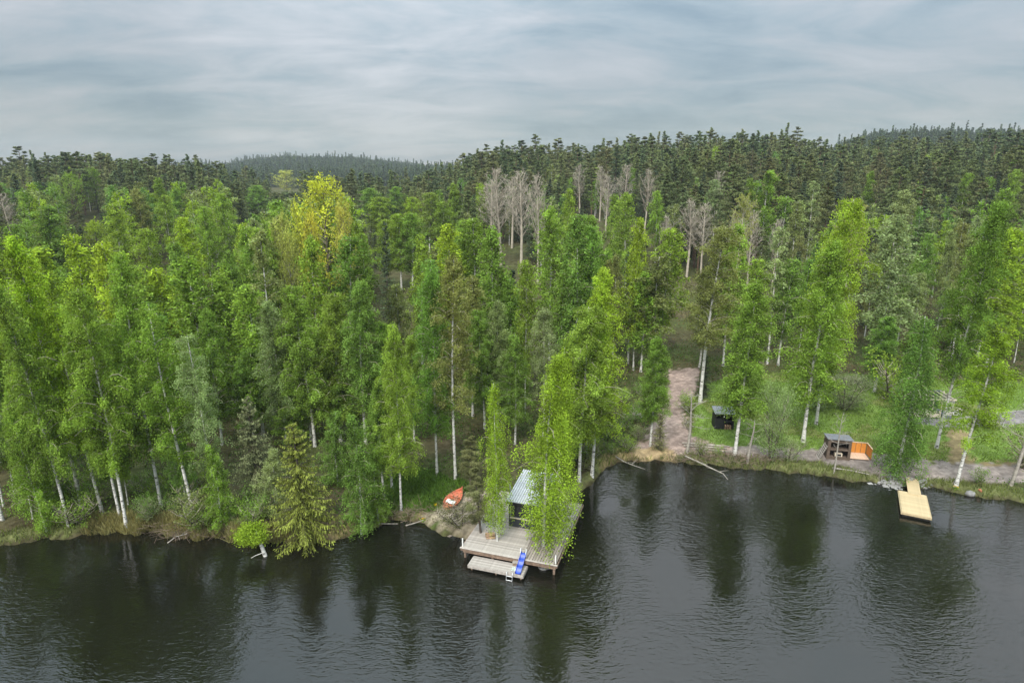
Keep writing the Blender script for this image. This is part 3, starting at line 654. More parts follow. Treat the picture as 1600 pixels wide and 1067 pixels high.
LN = {'birch_tree': 'birch', 'leafy_tree': 'round crowned tree', 'spruce_tree': 'narrow spruce', 'pine_tree': 'pine', 'bare_tree': 'tree', 'budding_tree': 'budding thin tree', 'willow_bush': 'bush', 'leafy_bush': 'bush', 'dead_tree': 'dead tree', 'young_spruce_tree': 'young spruce'}
def autolabel(kd, col, x, y, h=15):
    nm = {'slim': 'slender birch', 'sparse': 'airy birch', 'clumpy': 'gappy birch', 'weep': 'weeping birch', 'oval': 'rounded birch', 'dense': 'leafy birch', 'young': 'low bushy birch'}.get(kd, LN[KINDNAME[kd]])
    cl = CNAME.get(col, 'green')
    lab = (f'{cl} ' if kd != 'bare' else 'leafless grey ') + nm + ' ' + zone(x, y)
    lab = ('tall ' if h > 17.5 else 'short ' if h < 13 else '') + lab
    return lab, lab.replace(nm, nm + ' group', 1)
OPEN = [DRIVE, TRACK, YARD, DIRT, TERRACE, BOATBANK]
def blocked(x, y):
    for P in OPEN:
        if bool(inpoly(np.array(x), np.array(y), P)): return True
    return False
NB = [0]
for kd, tx, ty, w, h, col in TOPS:
    if ty < 420 and kd != 'bare' and h > 9: h *= 1.3
    x, y = top_at(tx, ty, h)
    while h > 7 and (y < (58 if ty > 420 else 66 if tx < 1000 else 82) or blocked(x, y) or y - float(shore_y(x)) < 2.5): h -= .5; x, y = top_at(tx, ty, h)
    dep = proj(x, y, tz(x, y) + h * .6)[2]
    lab, gr = autolabel(kd, col, x, y, h)
    tree(kd, x, y, h, w * dep / F_PX * (1.3 if kd == 'bare' else 1.16 if kd != 'broad' else 1.1), col, lab, gr)
    PROT.append((tx, ty, w * (.65 if kd in ('broad', 'bare') else .58), y, h * F_PX / dep * (.85 if kd in ('bare', 'broad') else .55)))
    if KINDNAME[kd] == 'birch_tree': NB[0] += 1
def hides(x, y, h, w):                                  # would a filler tree here stand in front of a known crown
    z = tz(x, y); px, py, dep = proj(x, y, z + h); hw = w * .42 * F_PX / dep
    for tx, ty, tw, ty_, ch in PROT:
        if y < ty_ + 1 and abs(px - tx) < tw * .8 + hw * .7 and py < ty + ch: return True
    return False
# special near trees
x, y = gt(476, 846); tree('spruce', x, y + .4, 9.2, 5.8, 'spruce_mossy', 'drooping mossy green spruce hanging over the water edge', lod='near')
x, y = gt(400, 800); tree('spruce', x, y + 1, 9.5, 5.0, 'olive', 'dark spruce in the shade left of the mossy shore spruce', lod='near')
x, y = g(752, 832, .9); tree('pine', x, y, 6.6, 3.4, 'olive', 'small olive pine growing through the left edge of the deck', z=.0, lod='near', tilt=(0, -.05))
x, y = gt(735, 760); tree('pine', x, y, 5.0, 3.6, 'olive', 'low thin pine between the boat and the cabin', lod='near')
x, y = gt(722, 822); tree('bush', x, y, 2.0, 2.8, 'olive', 'olive juniper like bush at the water edge beside the deck')
x, y = gt(1205, 716); tree('willow', x, y, 7.4, 4.0, 'P', 'pale silvery willow bush at the shore left of the wood shelter')
x, y = gt(1232, 720); tree('bush', x, y, 2.2, 2.2, 'P', 'low pale bush at the right foot of the silvery willow')
x, y = gt(1102, 625); tree('sapling_spruce', x, y + 1.0, 5.2, 2.6, 'spruce', 'small dark spruce behind the grey dead tree by the drive')
x, y = gt(1030, 702); tree('sapling_spruce', x, y, 3.6, 2.0, 'olive', 'little spruce at the foot of the gravel drive')
x, y = gt(1073, 708); tree('dead', x, y, 6.6, 3.2, 'bare', 'grey dead tree with spreading bare limbs beside the drive', v=0, tilt=(0, .06))
x, y = gt(1168, 722); tree('dead', x, y, 4.8, 2.8, 'bare', 'crooked grey snag at the water edge below the black shed', v=1)
x, y = gt(1303, 738); tree('dead', x, y, 6.3, 1.6, 'bare', 'thin leafless sapling in front of the wood shelter', v=0, tilt=(0, .03))
x, y = gt(1580, 757); tree('dead', x, y, 9.5, 3.0, 'bare', 'dark leaning trunk with thin twigs at the right edge of the photo', v=0, tilt=(0, .14))
x, y = gt(1590, 730); tree('bush', x, y, 4.0, 4.5, 'grey', 'grey-green thicket beside the dark leaning trunk')
x, y = gt(1318, 640); tree('willow', x, y, 4.2, 6.0, 'grey', 'wide grey-green willow thicket on the lawn behind the wood shelter')
x, y = gt(1275, 640); tree('willow', x, y, 3.4, 4.4, 'P', 'pale thin willow bush left of the wide thicket on the lawn')
x, y = gt(1545, 668); tree('bush', x, y, 2.2, 3.0, 'grey', 'grey-green bush beside the terrace')
x, y = gt(1440, 655); tree('bush', x, y + 6, 5.0, 6.0, 'G', 'fresh green bushes behind the terrace')
# the short leaning stub over the water
sx, sy = g(414, 868, 0)
st = thing('leaning_birch_stub', 'short broken birch stub leaning from the water with a round tuft of lime leaves', 'birch', (sx, sy, 0))
G = Geo(); G.path([(.12, 0, -.6), (0, 0, .1), (-.3, .1, 1.1), (-.5, .15, 1.9)], [.17, .15, .12, .07], 8); G.path([(.0, 0, .3), (-.6, -.2, .15), (-1.0, -.3, -.05)], [.03, .025, .01], 4); link('trunk', G.mesh('stub', BARK), st)
r_ = np.random.default_rng(5); c_ = r_.normal(size=(1500, 3)); c_ /= np.linalg.norm(c_, axis=1, keepdims=True); c_ *= r_.random((1500, 1)) ** .35; r_ = np.random.default_rng(6)
cl_ = c_[r_.integers(0, 90, 4200)] * .85 + r_.normal(0, .17, (4200, 3))
G = Geo(); G.leaves(cl_ * np.array([1.25, 1.1, .85]) + np.array([-.85, .1, 1.75]), .13, r_, r_.normal(0, .35, 4200)); cro = link('crown', G.mesh('tuft', LEAF), st); cro.color = (*PAL['L'], 1)

# ------------------------------------------------------------------ fill the forest
grid = {}
def gkey(x, y): return int(x // 4), int(y // 4)
for p in PLACED: grid.setdefault(gkey(p[0], p[1]), []).append(p)
def free(x, y, r):
    i, j = gkey(x, y)
    for a in (-1, 0, 1):
        for b in (-1, 0, 1):
            for (qx, qy, qr) in grid.get((i + a, j + b), ()):
                if (qx - x) ** 2 + (qy - y) ** 2 < (max(r, qr)) ** 2: return False
    return True
def occupy(x, y, r): grid.setdefault(gkey(x, y), []).append((x, y, r))
# canopy line of the leafy belt (top pixel limit) by column
LIM = [(-100, 300), (0, 290), (60, 280), (120, 275), (200, 275), (300, 280), (400, 285), (430, 300), (560, 300), (600, 285), (700, 285), (740, 300), (850, 300), (960, 300), (1000, 320)]
def lim(px): return np.interp(px, [p[0] for p in LIM], [p[1] for p in LIM])
birch_far, birch_ind = [], 0
cands = []
tries = 0
while tries < 14000:
    tries += 1
    y = 44 + 136 * rnd.random() ** 1.25; x = rnd.uniform(-.92, .92) * y
    if y - float(shore_y(x)) < 1.8 or blocked(x, y): continue
    px, py, dep = proj(x, y, tz(x, y) + 8)
    if px < -80 or px > 1680: continue
    left = px < 1000
    if y < 60 and -11 < x < 8 and y < 53.5: continue
    if left:
        if y > 178 or (y > 128 and rnd.random() > .55): continue
        h = rnd.uniform(9, 15.5) if y < 56 else rnd.uniform(12.5, 17.5) if y < 72 else rnd.uniform(15, 21)
        r = 1.55 if y < 75 else 1.9 if y < 110 else 2.6
    else:
        if y < 78 or y > 140 or px < 1105 and y < 92: continue
        if rnd.random() > (.3 if y < 100 else .45): continue
        h = rnd.uniform(10, 17); r = 3.6
    tpy = proj(x, y, tz(x, y) + h)[1]
    if left and tpy < lim(px): continue
    if 640 < px < 760 and y < 58: continue
    if hides(x, y, h, 3.2): continue
    if not free(x, y, r): continue
    occupy(x, y, r); cands.append((y, x, h, px, left))
cands.sort()
ks = ['dense', 'oval', 'slim', 'dense', 'oval', 'sparse']
for (y, x, h, px, left) in cands:
    q = rnd.random()
    kd = rnd.choice(ks)
    if left:
        col = 'G' if q < .42 else 'D' if q < .68 else 'L' if q < (.86 if px < 500 else .76) else 'P' if q < .94 else 'O'
    else: col = 'G' if q < .3 else 'D' if q < .5 else 'P' if q < .75 else 'O'
    if NB[0] >= 296: birch_far.append((x, y, h)); continue
    if q > .985 and y > 70: kd = 'spruce'; col = 'spruce'
    lab, gr = autolabel(kd, col, x, y, h)
    w = h / 16 * rnd.uniform(3.8, 5.2) * (.62 if kd == 'slim' else 1)
    tree(kd, x, y, h, w, col, lab, gr)
    if kd != 'spruce': NB[0] += 1
# conifers on the slopes
con = []
tries = 0
CGAP = []
while tries < 60000:
    tries += 1
    y = 80 + 300 * rnd.random() ** .62; x = rnd.uniform(-.9, .9) * y
    px, py, dep = proj(x, y, tz(x, y) + 8)
    if px < -60 or px > 1660: continue
    ymin = float(np.interp(px, [0, 250, 400, 600, 720, 800, 1000, 1080, 1350, 1600], [140, 140, 150, 160, 135, 115, 104, 98, 96, 90]))
    if y < ymin: continue
    if blocked(x, y): continue
    r = 3.6 + (y - 90) * .003
    if y < ymin + 12 and px > 1000: r = 3.1
    if not free(x, y, r): continue
    h = rnd.gauss(16.0, 2.6) if rnd.random() > .09 else rnd.uniform(20, 24)
    if y < 140: h = rnd.uniform(12, 15.5)
    if hides(x, y, h, 3.6): continue
    occupy(x, y, r); con.append((y, x, h, px))
con.sort()
npi = nsp = 0; far_c, far_b = [], []
for (y, x, h, px) in con:
    q = rnd.random()
    mixb = .5 if y < 230 and px < 1000 else .15 if y < 280 else .08
    if q < mixb: 
        far_b.append((x, y, h * .82)); continue
    if q > .66: kd = 'spruce'
    else: kd = 'pine'
    if (kd == 'pine' and npi >= 290) or (kd == 'spruce' and nsp >= 170): far_c.append((x, y, h, kd)); continue
    col = 'pine' if kd == 'pine' else 'spruce'
    if kd == 'pine' and rnd.random() < .35: col = 'olive'
    lab, gr = autolabel(kd, col, x, y, h)
    w = h / 16 * rnd.uniform(6.4, 8.8) * (.6 if kd == 'spruce' else 1)
    tree(kd, x, y, h, w, col, lab, gr)
    if kd == 'pine': npi += 1
    else: nsp += 1
# ---- uncountable remainder: one object per kind, instanced trees
def combo(pair, mats, name):
    tr, cr = pair; me = Geo()
    for G_, off in ((tr, 0), (cr, None)):
        n0 = me.n
        V = np.concatenate(G_.V); F = np.concatenate(G_.F); M = np.concatenate(G_.M) * 0 + (0 if off == 0 else 1)
        me.V.append(V); me.F.append(F + n0); me.M.append(M); me.T.append(np.concatenate(G_.T)); me.S.append(np.concatenate(G_.S)); me.n += len(V)
    return me.mesh(name, mats)
def stuff(name, label, protos, pts):
    col = bpy.data.collections.new(name + '_kinds')
    for i, me in enumerate(protos):
        o = bpy.data.objects.new(f'{name}_kind', me); col.objects.link(o)
    pts = np.array(pts, float)
    me = bpy.data.meshes.new(name); me.vertices.add(len(pts)); me.vertices.foreach_set('co', pts[:, :3].astype(np.float32).ravel())
    for nm, k in (('sxy', 3), ('sz', 4), ('rz', 5)):
        a = me.attributes.new(nm, 'FLOAT', 'POINT'); a.data.foreach_set('value', pts[:, k].astype(np.float32))
    a = me.attributes.new('pick', 'INT', 'POINT'); a.data.foreach_set('value', pts[:, 6].astype(np.int32))
    for m in protos[0].materials: me.materials.append(m)
    o = kind(link(name, me), 'stuff', label)
    ng = bpy.data.node_groups.new(name, 'GeometryNodeTree')
    ng.interface.new_socket('Geometry', in_out='INPUT', socket_type='NodeSocketGeometry'); ng.interface.new_socket('Geometry', in_out='OUTPUT', socket_type='NodeSocketGeometry')
    I = ng.nodes.new('NodeGroupInput'); O = ng.nodes.new('NodeGroupOutput')
    ip = ng.nodes.new('GeometryNodeInstanceOnPoints'); ci = ng.nodes.new('GeometryNodeCollectionInfo'); ci.inputs['Collection'].default_value = col
    ci.inputs['Separate Children'].default_value = True; ci.inputs['Reset Children'].default_value = True
    def at(nm, t='FLOAT'):
        n = ng.nodes.new('GeometryNodeInputNamedAttribute'); n.data_type = t; n.inputs['Name'].default_value = nm; return n.outputs[0]
    cs = ng.nodes.new('ShaderNodeCombineXYZ'); sxy = at('sxy'); ng.links.new(sxy, cs.inputs[0]); ng.links.new(sxy, cs.inputs[1]); ng.links.new(at('sz'), cs.inputs[2])
    cr = ng.nodes.new('ShaderNodeCombineXYZ'); ng.links.new(at('rz'), cr.inputs[2])
    ng.links.new(I.outputs[0], ip.inputs['Points']); ng.links.new(ci.outputs[0], ip.inputs['Instance']); ip.inputs['Pick Instance'].default_value = True
    ng.links.new(at('pick', 'INT'), ip.inputs['Instance Index']); ng.links.new(cr.outputs[0], ip.inputs['Rotation']); ng.links.new(cs.outputs[0], ip.inputs['Scale'])
    ng.links.new(ip.outputs[0], O.inputs[0])
    md = o.modifiers.new('scatter', 'NODES'); md.node_group = ng
    return o
pf = [combo(make_pine(500 + i, nb=26, ncl=4, nq=18, ls=.55, w=.32, pw=(.45, .6, .8)[i]), [BARK_PINE, NEEDLE_FAR], 'far_pine') for i in range(3)] + \
     [combo(make_spruce(520 + i, R=1.8, step=.6, nbr=7, tw=4, ls=.6, w=.34), [BARK_DK, NEEDLE_FAR], 'far_spruce') for i in range(2)]
stuff('far_conifer_forest', 'distant dark pines and spruces covering the slopes behind', pf,
      [(x, y, tz(x, y) - .1, h / 16.7 * (rnd.uniform(1.35, 1.75) if k == 'pine' else 1.1), h / 16.8, rnd.uniform(0, 6.28), rnd.randrange(3) if k == 'pine' else 3 + rnd.randrange(2)) for x, y, h, k in far_c])
bf = []
for i in range(4):
    s2 = dict(bspec[['dense', 'oval', 'slim', 'oval'][i]]); s2.update(nb=44, nt_=6, nl=11, ls=.34); bf.append(combo(make_birch(540 + i, **s2), [BARK, LEAF_FAR], 'far_birch'))
stuff('far_leafy_forest', 'distant green birches scattered among the conifers', bf,
      [(x, y, tz(x, y) - .1, h / 17 * rnd.uniform(.9, 1.25), h / 18, rnd.uniform(0, 6.28), rnd.randrange(4)) for x, y, h in far_b + birch_far])
hp = [combo(make_spruce(560 + i, R=2.0, step=1.3, nbr=6, tw=2, ls=1.5, w=.4, H=16), [BARK_DK, HILL_NEEDLE], 'hill_spruce') for i in range(2)] + [combo(make_pine(570 + i, nb=14, ncl=2, nq=8, ls=1.4, w=.45, H=15), [BARK_DK, HILL_NEEDLE], 'hill_pine') for i in range(2)]
hill = []
for _ in range(26000):
    y = 380 + 1150 * rnd.random() ** .8
    px = rnd.uniform(280, 790) if rnd.random() < .6 else rnd.uniform(1180, 1680)
    if px > 1000 and y > 960: continue
    if px < 1000 and y < 700: continue
    x = (px - 800) / F_PX * y * .98
    s = rnd.uniform(.7, 1.15) * (1.12 if y > 900 else 1); s *= 1.45 if rnd.random() < .06 else 1; hill.append((x, y, tz(x, y) - .3, 1.15, s, rnd.uniform(0, 6.28), rnd.randrange(4)))
stuff('distant_hill_forest', 'blue green conifer forest on the far hills', hp, hill)
print('birches', NB[0], 'pines', npi, 'spruces', nsp, 'far', len(far_c), len(far_b), len(birch_far), 'cands', len(cands))
#PART2
# ------------------------------------------------------------------ built things
WOOD = prin('weathered_wood', (.38, .345, .31), .8, amt=.3, scale=5, sx=(1, 6, 1), bump=.2, objvar=.42)
WOOD_B = prin('weathered_wood_along', (.31, .27, .235), .8, amt=.3, scale=5, sx=(6, 1, 1), bump=.2, objvar=.45)
FASCIA = prin('brown_beam', (.27, .19, .14), .85, amt=.35, scale=3)
NEWWOOD = prin('new_pine_wood', (.50, .395, .235), .7, amt=.2, scale=4, sx=(1, 8, 1), objvar=.14)
DARKW = prin('charcoal_paint', (.040, .044, .052), .55, amt=.12, scale=8)
TRIMG = prin('grey_trim', (.20, .21, .22), .5, amt=.1)
ROOF_RIB_LIT = prin('galvanised_rib_lit', (.56, .58, .59), .45, metal=.25, amt=.18, scale=1.2, spec=.5)  # rib metal coloured lighter than the sheet, as if catching the light
WHITE = prin('white_paint', (.72, .72, .70), .5, amt=.08)
BLUE = prin('blue_plastic', (.02, .06, .38), .35, amt=.1, spec=.5)
ORANGE = prin('orange_hull', (.50, .15, .085), .45, amt=.2, scale=3)
ORANGEW = prin('orange_stained_wood', (.55, .22, .04), .7, amt=.2, sx=(1, 1, 4), objvar=.15)
PINKW = prin('pale_pink_wood', (.60, .42, .30), .7, amt=.15, objvar=.15)
BROWN = prin('brown_boards', (.14, .105, .08), .85, amt=.35, scale=4, sx=(1, 1, 5), objvar=.3)
GREYR = prin('grey_felt_roof', (.17, .18, .20), .8, amt=.2, scale=2)
BEIGE = prin('beige_panel', (.50, .47, .42), .6, amt=.08)
CREAM = prin('cream_wood', (.62, .54, .42), .7, amt=.12, objvar=.12)
BLACKM = prin('black_paint', (.018, .018, .020), .6, amt=.2)
STONE = prin('pale_stone', (.27, .265, .26), .9, amt=.3, scale=3, objvar=.3)
FOAM = prin('dark_float', (.06, .055, .05), .8)
ALU = prin('aluminium', (.62, .63, .64), .35, metal=.8, amt=.05)
def glass_mat():
    m, nt, o = mat('window_glass')
    p = nn(nt, 'ShaderNodeBsdfPrincipled', {'Base Color': (.015, .017, .02, 1), 'Roughness': .04, 'IOR': 1.5}); nt.links.new(p.outputs[0], o.inputs[0]); return m
GLASS = glass_mat()
def bx(name, parent, m, *b, label=None, tint=None):
    G = Geo(); G.box(*b); o = link(name, G.mesh(name, m), parent)
    if label: o['label'] = label
    return o
def repeat(name, parent, me, locs, rots=None):
    for i, l in enumerate(locs):
        o = link(name, me, parent, l)
        if rots: o.rotation_euler = rots[i]
def boxmesh(name, m, *b):
    G = Geo(); G.box(*b); return G.mesh(name, m)
DZ = .9; DR = math.radians(-18)
DO = g(721, 854, .9)
def dk(u, v): return DO[0] + u * math.cos(DR) - v * math.sin(DR), DO[1] + u * math.sin(DR) + v * math.cos(DR)
deck = thing('wooden_deck', 'large weathered grey wooden deck on piles over the water around the cabin', 'deck', (*DO, 0), DR)
bm_ = boxmesh('deck_board', WOOD, 0, 4.48, 0, .135, -.03, 0)
repeat('board', deck, bm_, [(rnd.uniform(-.012, .012), .0 + i * .146, DZ + rnd.uniform(-.002, .002)) for i in range(60)])
bm2 = boxmesh('deck_board_along', WOOD_B, 0, .165, 0, 8.7, -.03, 0)
repeat('board', deck, bm2, [(4.51 + i * .193, rnd.uniform(-.02, .0), DZ + rnd.uniform(-.003, .003)) for i in range(13)])
bx('fascia', deck, FASCIA, -.02, 7.04, -.05, -.012, DZ - .24, DZ - .035)
bx('fascia', deck, FASCIA, .1, 6.95, .0, .05, DZ - .40, DZ - .25)
bx('fascia', deck, FASCIA, -.06, -.022, -.05, 8.7, DZ - .24, DZ - .035)
bx('fascia', deck, FASCIA, 7.042, 7.08, -.05, 8.7, DZ - .24, DZ - .035)
bx('edge_board', deck, WOOD, -.08, 7.1, -.15, -.02, DZ - .032, DZ + .012)
for u in (.2, 2.3, 4.5, 6.8):
    for v in (.2, 3.0, 5.8, 8.4):
        G = Geo(); G.path([(u, v, -1.5), (u, v, DZ - .26)], .09, 8); link('pile', G.mesh('pile', FASCIA), deck)
for u in (.7, 2.6, 4.4, 6.3): bx('joist', deck, FASCIA, u, u + .08, .06, 8.6, DZ - .22, DZ - .04)
for (u, v) in ((.05, .12), (6.92, .12)):
    bx('post', deck, WHITE, u - .035, u + .035, v - .035, v + .035, DZ, DZ + .62, label='short white mooring post')
plat = thing('bathing_platform', 'low grey bathing platform one step below the deck front', 'platform', (*DO, 0), DR)
bm_ = boxmesh('platform_board', WOOD, 0, 3.98, 0, .128, -.03, 0)
repeat('board', plat, bm_, [(1.0 + rnd.uniform(-.01, .01), -1.2 + i * .14, .44) for i in range(8)])
bx('fascia', plat, WOOD, .99, 4.99, -1.24, -1.205, .2, .41); bx('fascia', plat, WOOD, .955, .988, -1.24, -.1, .2, .41); bx('fascia', plat, WOOD, 4.992, 5.025, -1.24, -.1, .2, .41)
for u in (1.2, 3.0, 4.8): G = Geo(); G.path([(u, -1.05, -1.5), (u, -1.05, .2)], .07, 8); link('pile', G.mesh('pile', FASCIA), plat)
lad = thing('swim_ladder', 'small metal swim ladder hanging from the platform into the water', 'ladder', (*dk(3.86, -1.3), 0), DR)
for s_ in (0, .42):
    G = Geo(); G.path([(s_, .12, .50), (s_, -.03, .52), (s_, -.08, .3), (s_, -.30, -.7)], .028, 6); link('rail', G.mesh('rail', ALU), lad)
for i in range(4):
    t = i / 3; G = Geo(); y_, z_ = -.09 - .17 * t, .28 - .85 * t; G.path([(0, y_, z_), (.42, y_, z_)], .026, 6); link('rung', G.mesh('rung', ALU), lad)
sld = thing('water_slide', 'small bright blue wavy plastic slide from the deck onto the platform', 'slide', (*dk(4.62, .1), 0), DR)
G = Geo(); nS = 22; V = []
for i in range(nS + 1):
    t = i / nS; y_ = .12 - 1.45 * t; z_ = 1.22 - .72 * t + .045 * math.sin(t * 6.28 * 3)
    for (dx, dz) in ((-.2, .10), (-.17, .10), (-.15, .0), (.15, .0), (.17, .10), (.2, .10), (.2, -.03), (-.2, -.03)): V.append((dx, y_, z_ + dz))
Fq = []
for i in range(nS):
    for k in range(8): k2 = (k + 1) % 8; Fq.append((i * 8 + k, i * 8 + k2, i * 8 + 8 + k2, i * 8 + 8 + k))
G.quads(V, Fq); link('chute', G.mesh('chute', BLUE), sld)
G = Geo(); 
for sx_ in (-.2, .2): G.path([(sx_, .12, .92), (sx_, .12, 1.55), (sx_, .0, 1.62), (sx_, -.12, 1.3)], .025, 6)
link('hand_rail', G.mesh('hand_rail', WHITE), sld)
stp = thing('wooden_step', 'small wooden step box below the deck edge beside the blue slide', 'step', (*dk(3.95, -.38), .44), DR)
bx('tread', stp, WOOD, 0, .62, 0, .3, .2, .24); bx('side_board', stp, FASCIA, .03, .59, .02, .28, 0, .198)
m_ = thing('patterned_mat', 'crumpled green and white mat lying on the bathing platform', 'mat', (*dk(4.25, -.72), .445), DR)
G = Geo(); rr = np.random.default_rng(8)
gx, gy = np.meshgrid(np.linspace(-.24, .2, 9), np.linspace(-.27, .24, 9)); gz = rr.uniform(.0, .05, gx.shape)
V = np.stack([gx, gy, gz], -1).reshape(-1, 3); i_ = np.arange(64); r2 = i_ // 8; c2 = i_ % 8; a_ = r2 * 9 + c2
G.quads(V, np.stack([a_, a_ + 1, a_ + 10, a_ + 9], 1)); link('cloth', G.mesh('cloth', prin('mat_pattern', (.6, .62, .58), .9, scale=14, col2=(.05, .11, .06))), m_)
fw = thing('firewood_pile', 'small heap of split brown logs on the deck beside the slender birch', 'firewood', (*g(766, 838, .95), DZ), DR + .5)
LG = Geo(); LG.path([(-.33, 0, 0), (.33, 0, 0)], .075, 7, cap=True); LGM = LG.mesh('log', prin('split_log', (.36, .24, .15), .85, amt=.4, scale=4, objvar=.8))
repeat('log', fw, LGM, [(0, -.22, .075), (.02, -.06, .075), (-.02, .1, .075), (.03, .26, .075), (0, -.13, .21), (.02, .05, .21), (0, .19, .2)], [(0, 0, rnd.uniform(-.12, .12)) for _ in range(7)])
# cabin
CA = thing('sauna_cabin', 'small charcoal cabin with large front window and ribbed metal roof on the deck', 'cabin', (*dk(2.35, 3.72), DZ), DR)
CW, CD, CH = 2.6, 4.0, 2.1; wx0, wx1, wz0, wz1 = .14, 1.68, .78, 1.92
wall_ = Geo()
wall_.box(0, CW, 0, .09, 0, wz0); wall_.box(0, CW, .001, .09, wz1, CH); wall_.box(0, wx0, .0, .09, wz0, wz1); wall_.box(wx1, 1.86, .0, .09, wz0, wz1); wall_.box(2.5, CW, 0, .09, wz0, wz1)
link('front_wall', wall_.mesh('front_wall', DARKW), CA)
for nm, a in (('side_wall', (0, .09, .092, CD, 0, CH + .0)), ('side_wall', (CW - .09, CW, .092, CD, 0, CH)), ('back_wall', (.092, CW - .092, CD - .09, CD, 0, CH + .3))): bx(nm, CA, DARKW, *a)
bx('interior_floor', CA, FASCIA, .1, CW - .1, .1, CD - .1, .01, .03)
for i in range(2):
    G = Geo(); x_ = 0 if i == 0 else CW - .09
    G.quads([(x_, .092, CH), (x_ + .09, .092, CH), (x_ + .09, CD, CH), (x_, CD, CH), (x_, CD, CH + .5), (x_ + .09, CD, CH + .5)], [(0, 3, 4, 4), (1, 5, 2, 2), (0, 4, 5, 1), (3, 2, 5, 4)]); link('gable', G.mesh('gable', DARKW), CA)
wf = Geo(); t_ = .05
wf.box(wx0, wx1, -.02, .05, wz0, wz0 + t_); wf.box(wx0, wx1, -.02, .05, wz1 - t_, wz1); wf.box(wx0, wx0 + t_, -.02, .05, wz0 + t_, wz1 - t_); wf.box(wx1 - t_, wx1, -.02, .05, wz0 + t_, wz1 - t_)
win = link('window', wf.mesh('window_frame', TRIMG), CA)
bx('pane', win, GLASS, wx0 + t_, wx1 - t_, .015, .03, wz0 + t_, wz1 - t_); bx('sill', win, CREAM, wx0 - .03, wx1 + .03, -.07, -.022, wz0 - .05, wz0 + .01)
bx('pane', CA, GLASS, 1.862, 2.498, .02, .035, wz0, wz1, label='narrow dark pane beside the window')
bx('trim', CA, TRIMG, 1.80, 1.88, -.022, -.002, 0, CH)
bx('bench', CA, FASCIA, .3, 1.5, 1.0, 1.5, .03, .55); bx('stove', CA, BLACKM, 1.0, 1.3, 1.8, 2.2, .03, 1.5)
rf = Geo(); zf, zb = CH + .10, CH + .56; RW0, RW1, RV0, RV1 = -.14, CW + .14, -.28, CD + .2
def rz_(v): return zf + (zb - zf) * (v - RV0) / (RV1 - RV0)
def slab(G, u0, u1, h0, h1, m=0):
    G.quads([(u0, RV0, rz_(RV0) + h0), (u1, RV0, rz_(RV0) + h0), (u1, RV1, rz_(RV1) + h0), (u0, RV1, rz_(RV1) + h0), (u0, RV0, rz_(RV0) + h1), (u1, RV0, rz_(RV0) + h1), (u1, RV1, rz_(RV1) + h1), (u0, RV1, rz_(RV1) + h1)],
            [(0, 3, 2, 1), (4, 5, 6, 7), (0, 1, 5, 4), (1, 2, 6, 5), (2, 3, 7, 6), (3, 0, 4, 7)], m)
slab(rf, RW0, RW1, -.04, 0); roof = link('roof', rf.mesh('roof_sheet', prin('roof_sheet_shaded', (.36, .37, .38), .5, metal=.2, amt=.15)), CA)  # sheet coloured darker to paint in the shade between the ribs
rb_ = Geo(); slab(rb_, 0, .085, .001, .05); rbm = rb_.mesh('roof_rib', ROOF_RIB_LIT)
repeat('rib', roof, rbm, [(RW0 + .01 + i * .185, 0, 0) for i in range(16)])
bx('gutter', CA, BLACKM, RW0, RW1, RV0 - .09, RV0 - .003, zf - .10, zf - .0)
bx('fascia', CA, BLACKM, RW0, RW1, RV0 + .01, RV0 + .05, zf - .20, zf - .045)
G = Geo(); G.path([(-.25, 1.1, 0), (-.25, 1.1, 2.9)], .05, 8); link('stove_pipe', G.mesh('pipe', ALU), CA)
# boat
b0 = gt(697, 797); b1 = gt(722, 770); ang = math.atan2(b1[1] - b0[1], b1[0] - b0[0]); bl = math.hypot(b1[0] - b0[0], b1[1] - b0[1])
bt_ = thing('rowing_boat', 'small orange boat with white seat pulled up on the grassy bank left of the cabin', 'boat', ((b0[0] + b1[0]) / 2, (b0[1] + b1[1]) / 2, tz((b0[0] + b1[0]) / 2, (b0[1] + b1[1]) / 2) + .12), ang)
bt_.rotation_euler = (.16, -.06, ang)
G = Geo(); V = []; ns_, nr_ = 17, 12
for i in range(ns_):
    t = i / (ns_ - 1); x_ = (t - .5) * bl; wd = .62 * math.sin(math.pi * min(1, t * .92 + .14)) ** .75 * (1 if t < .93 else .55); sheer = .34 + .12 * (2 * t - 1) ** 2
    wd = max(wd, .05)
    for k in range(nr_): a_ = math.pi * k / (nr_ - 1); V.append((x_, -wd * math.cos(a_), sheer - (sheer) * math.sin(a_) ** .6))
    for k in range(nr_): a_ = math.pi * (1 - k / (nr_ - 1)); V.append((x_, -(wd - .045) * math.cos(a_), sheer + .01 - (sheer - .16) * math.sin(a_) ** .5))
M2 = 2 * nr_; Fq = []
for i in range(ns_ - 1):
    for k in range(M2): k2 = (k + 1) % M2; Fq.append((i * M2 + k, i * M2 + k2, (i + 1) * M2 + k2, (i + 1) * M2 + k))
for i in (0, ns_ - 1):
    for k in range(nr_ - 1): Fq.append((i * M2 + k, i * M2 + k + 1, i * M2 + M2 - 2 - k, i * M2 + M2 - 1 - k))
G.quads(V, Fq, 0, None, True); link('hull', G.mesh('hull', ORANGE), bt_)
bx('seat', bt_, WHITE, -.95 * bl / 3, -.5 * bl / 3, -.36, .36, .27, .33); bx('seat', bt_, ORANGE, .0, .25, -.56, .56, .29, .33)
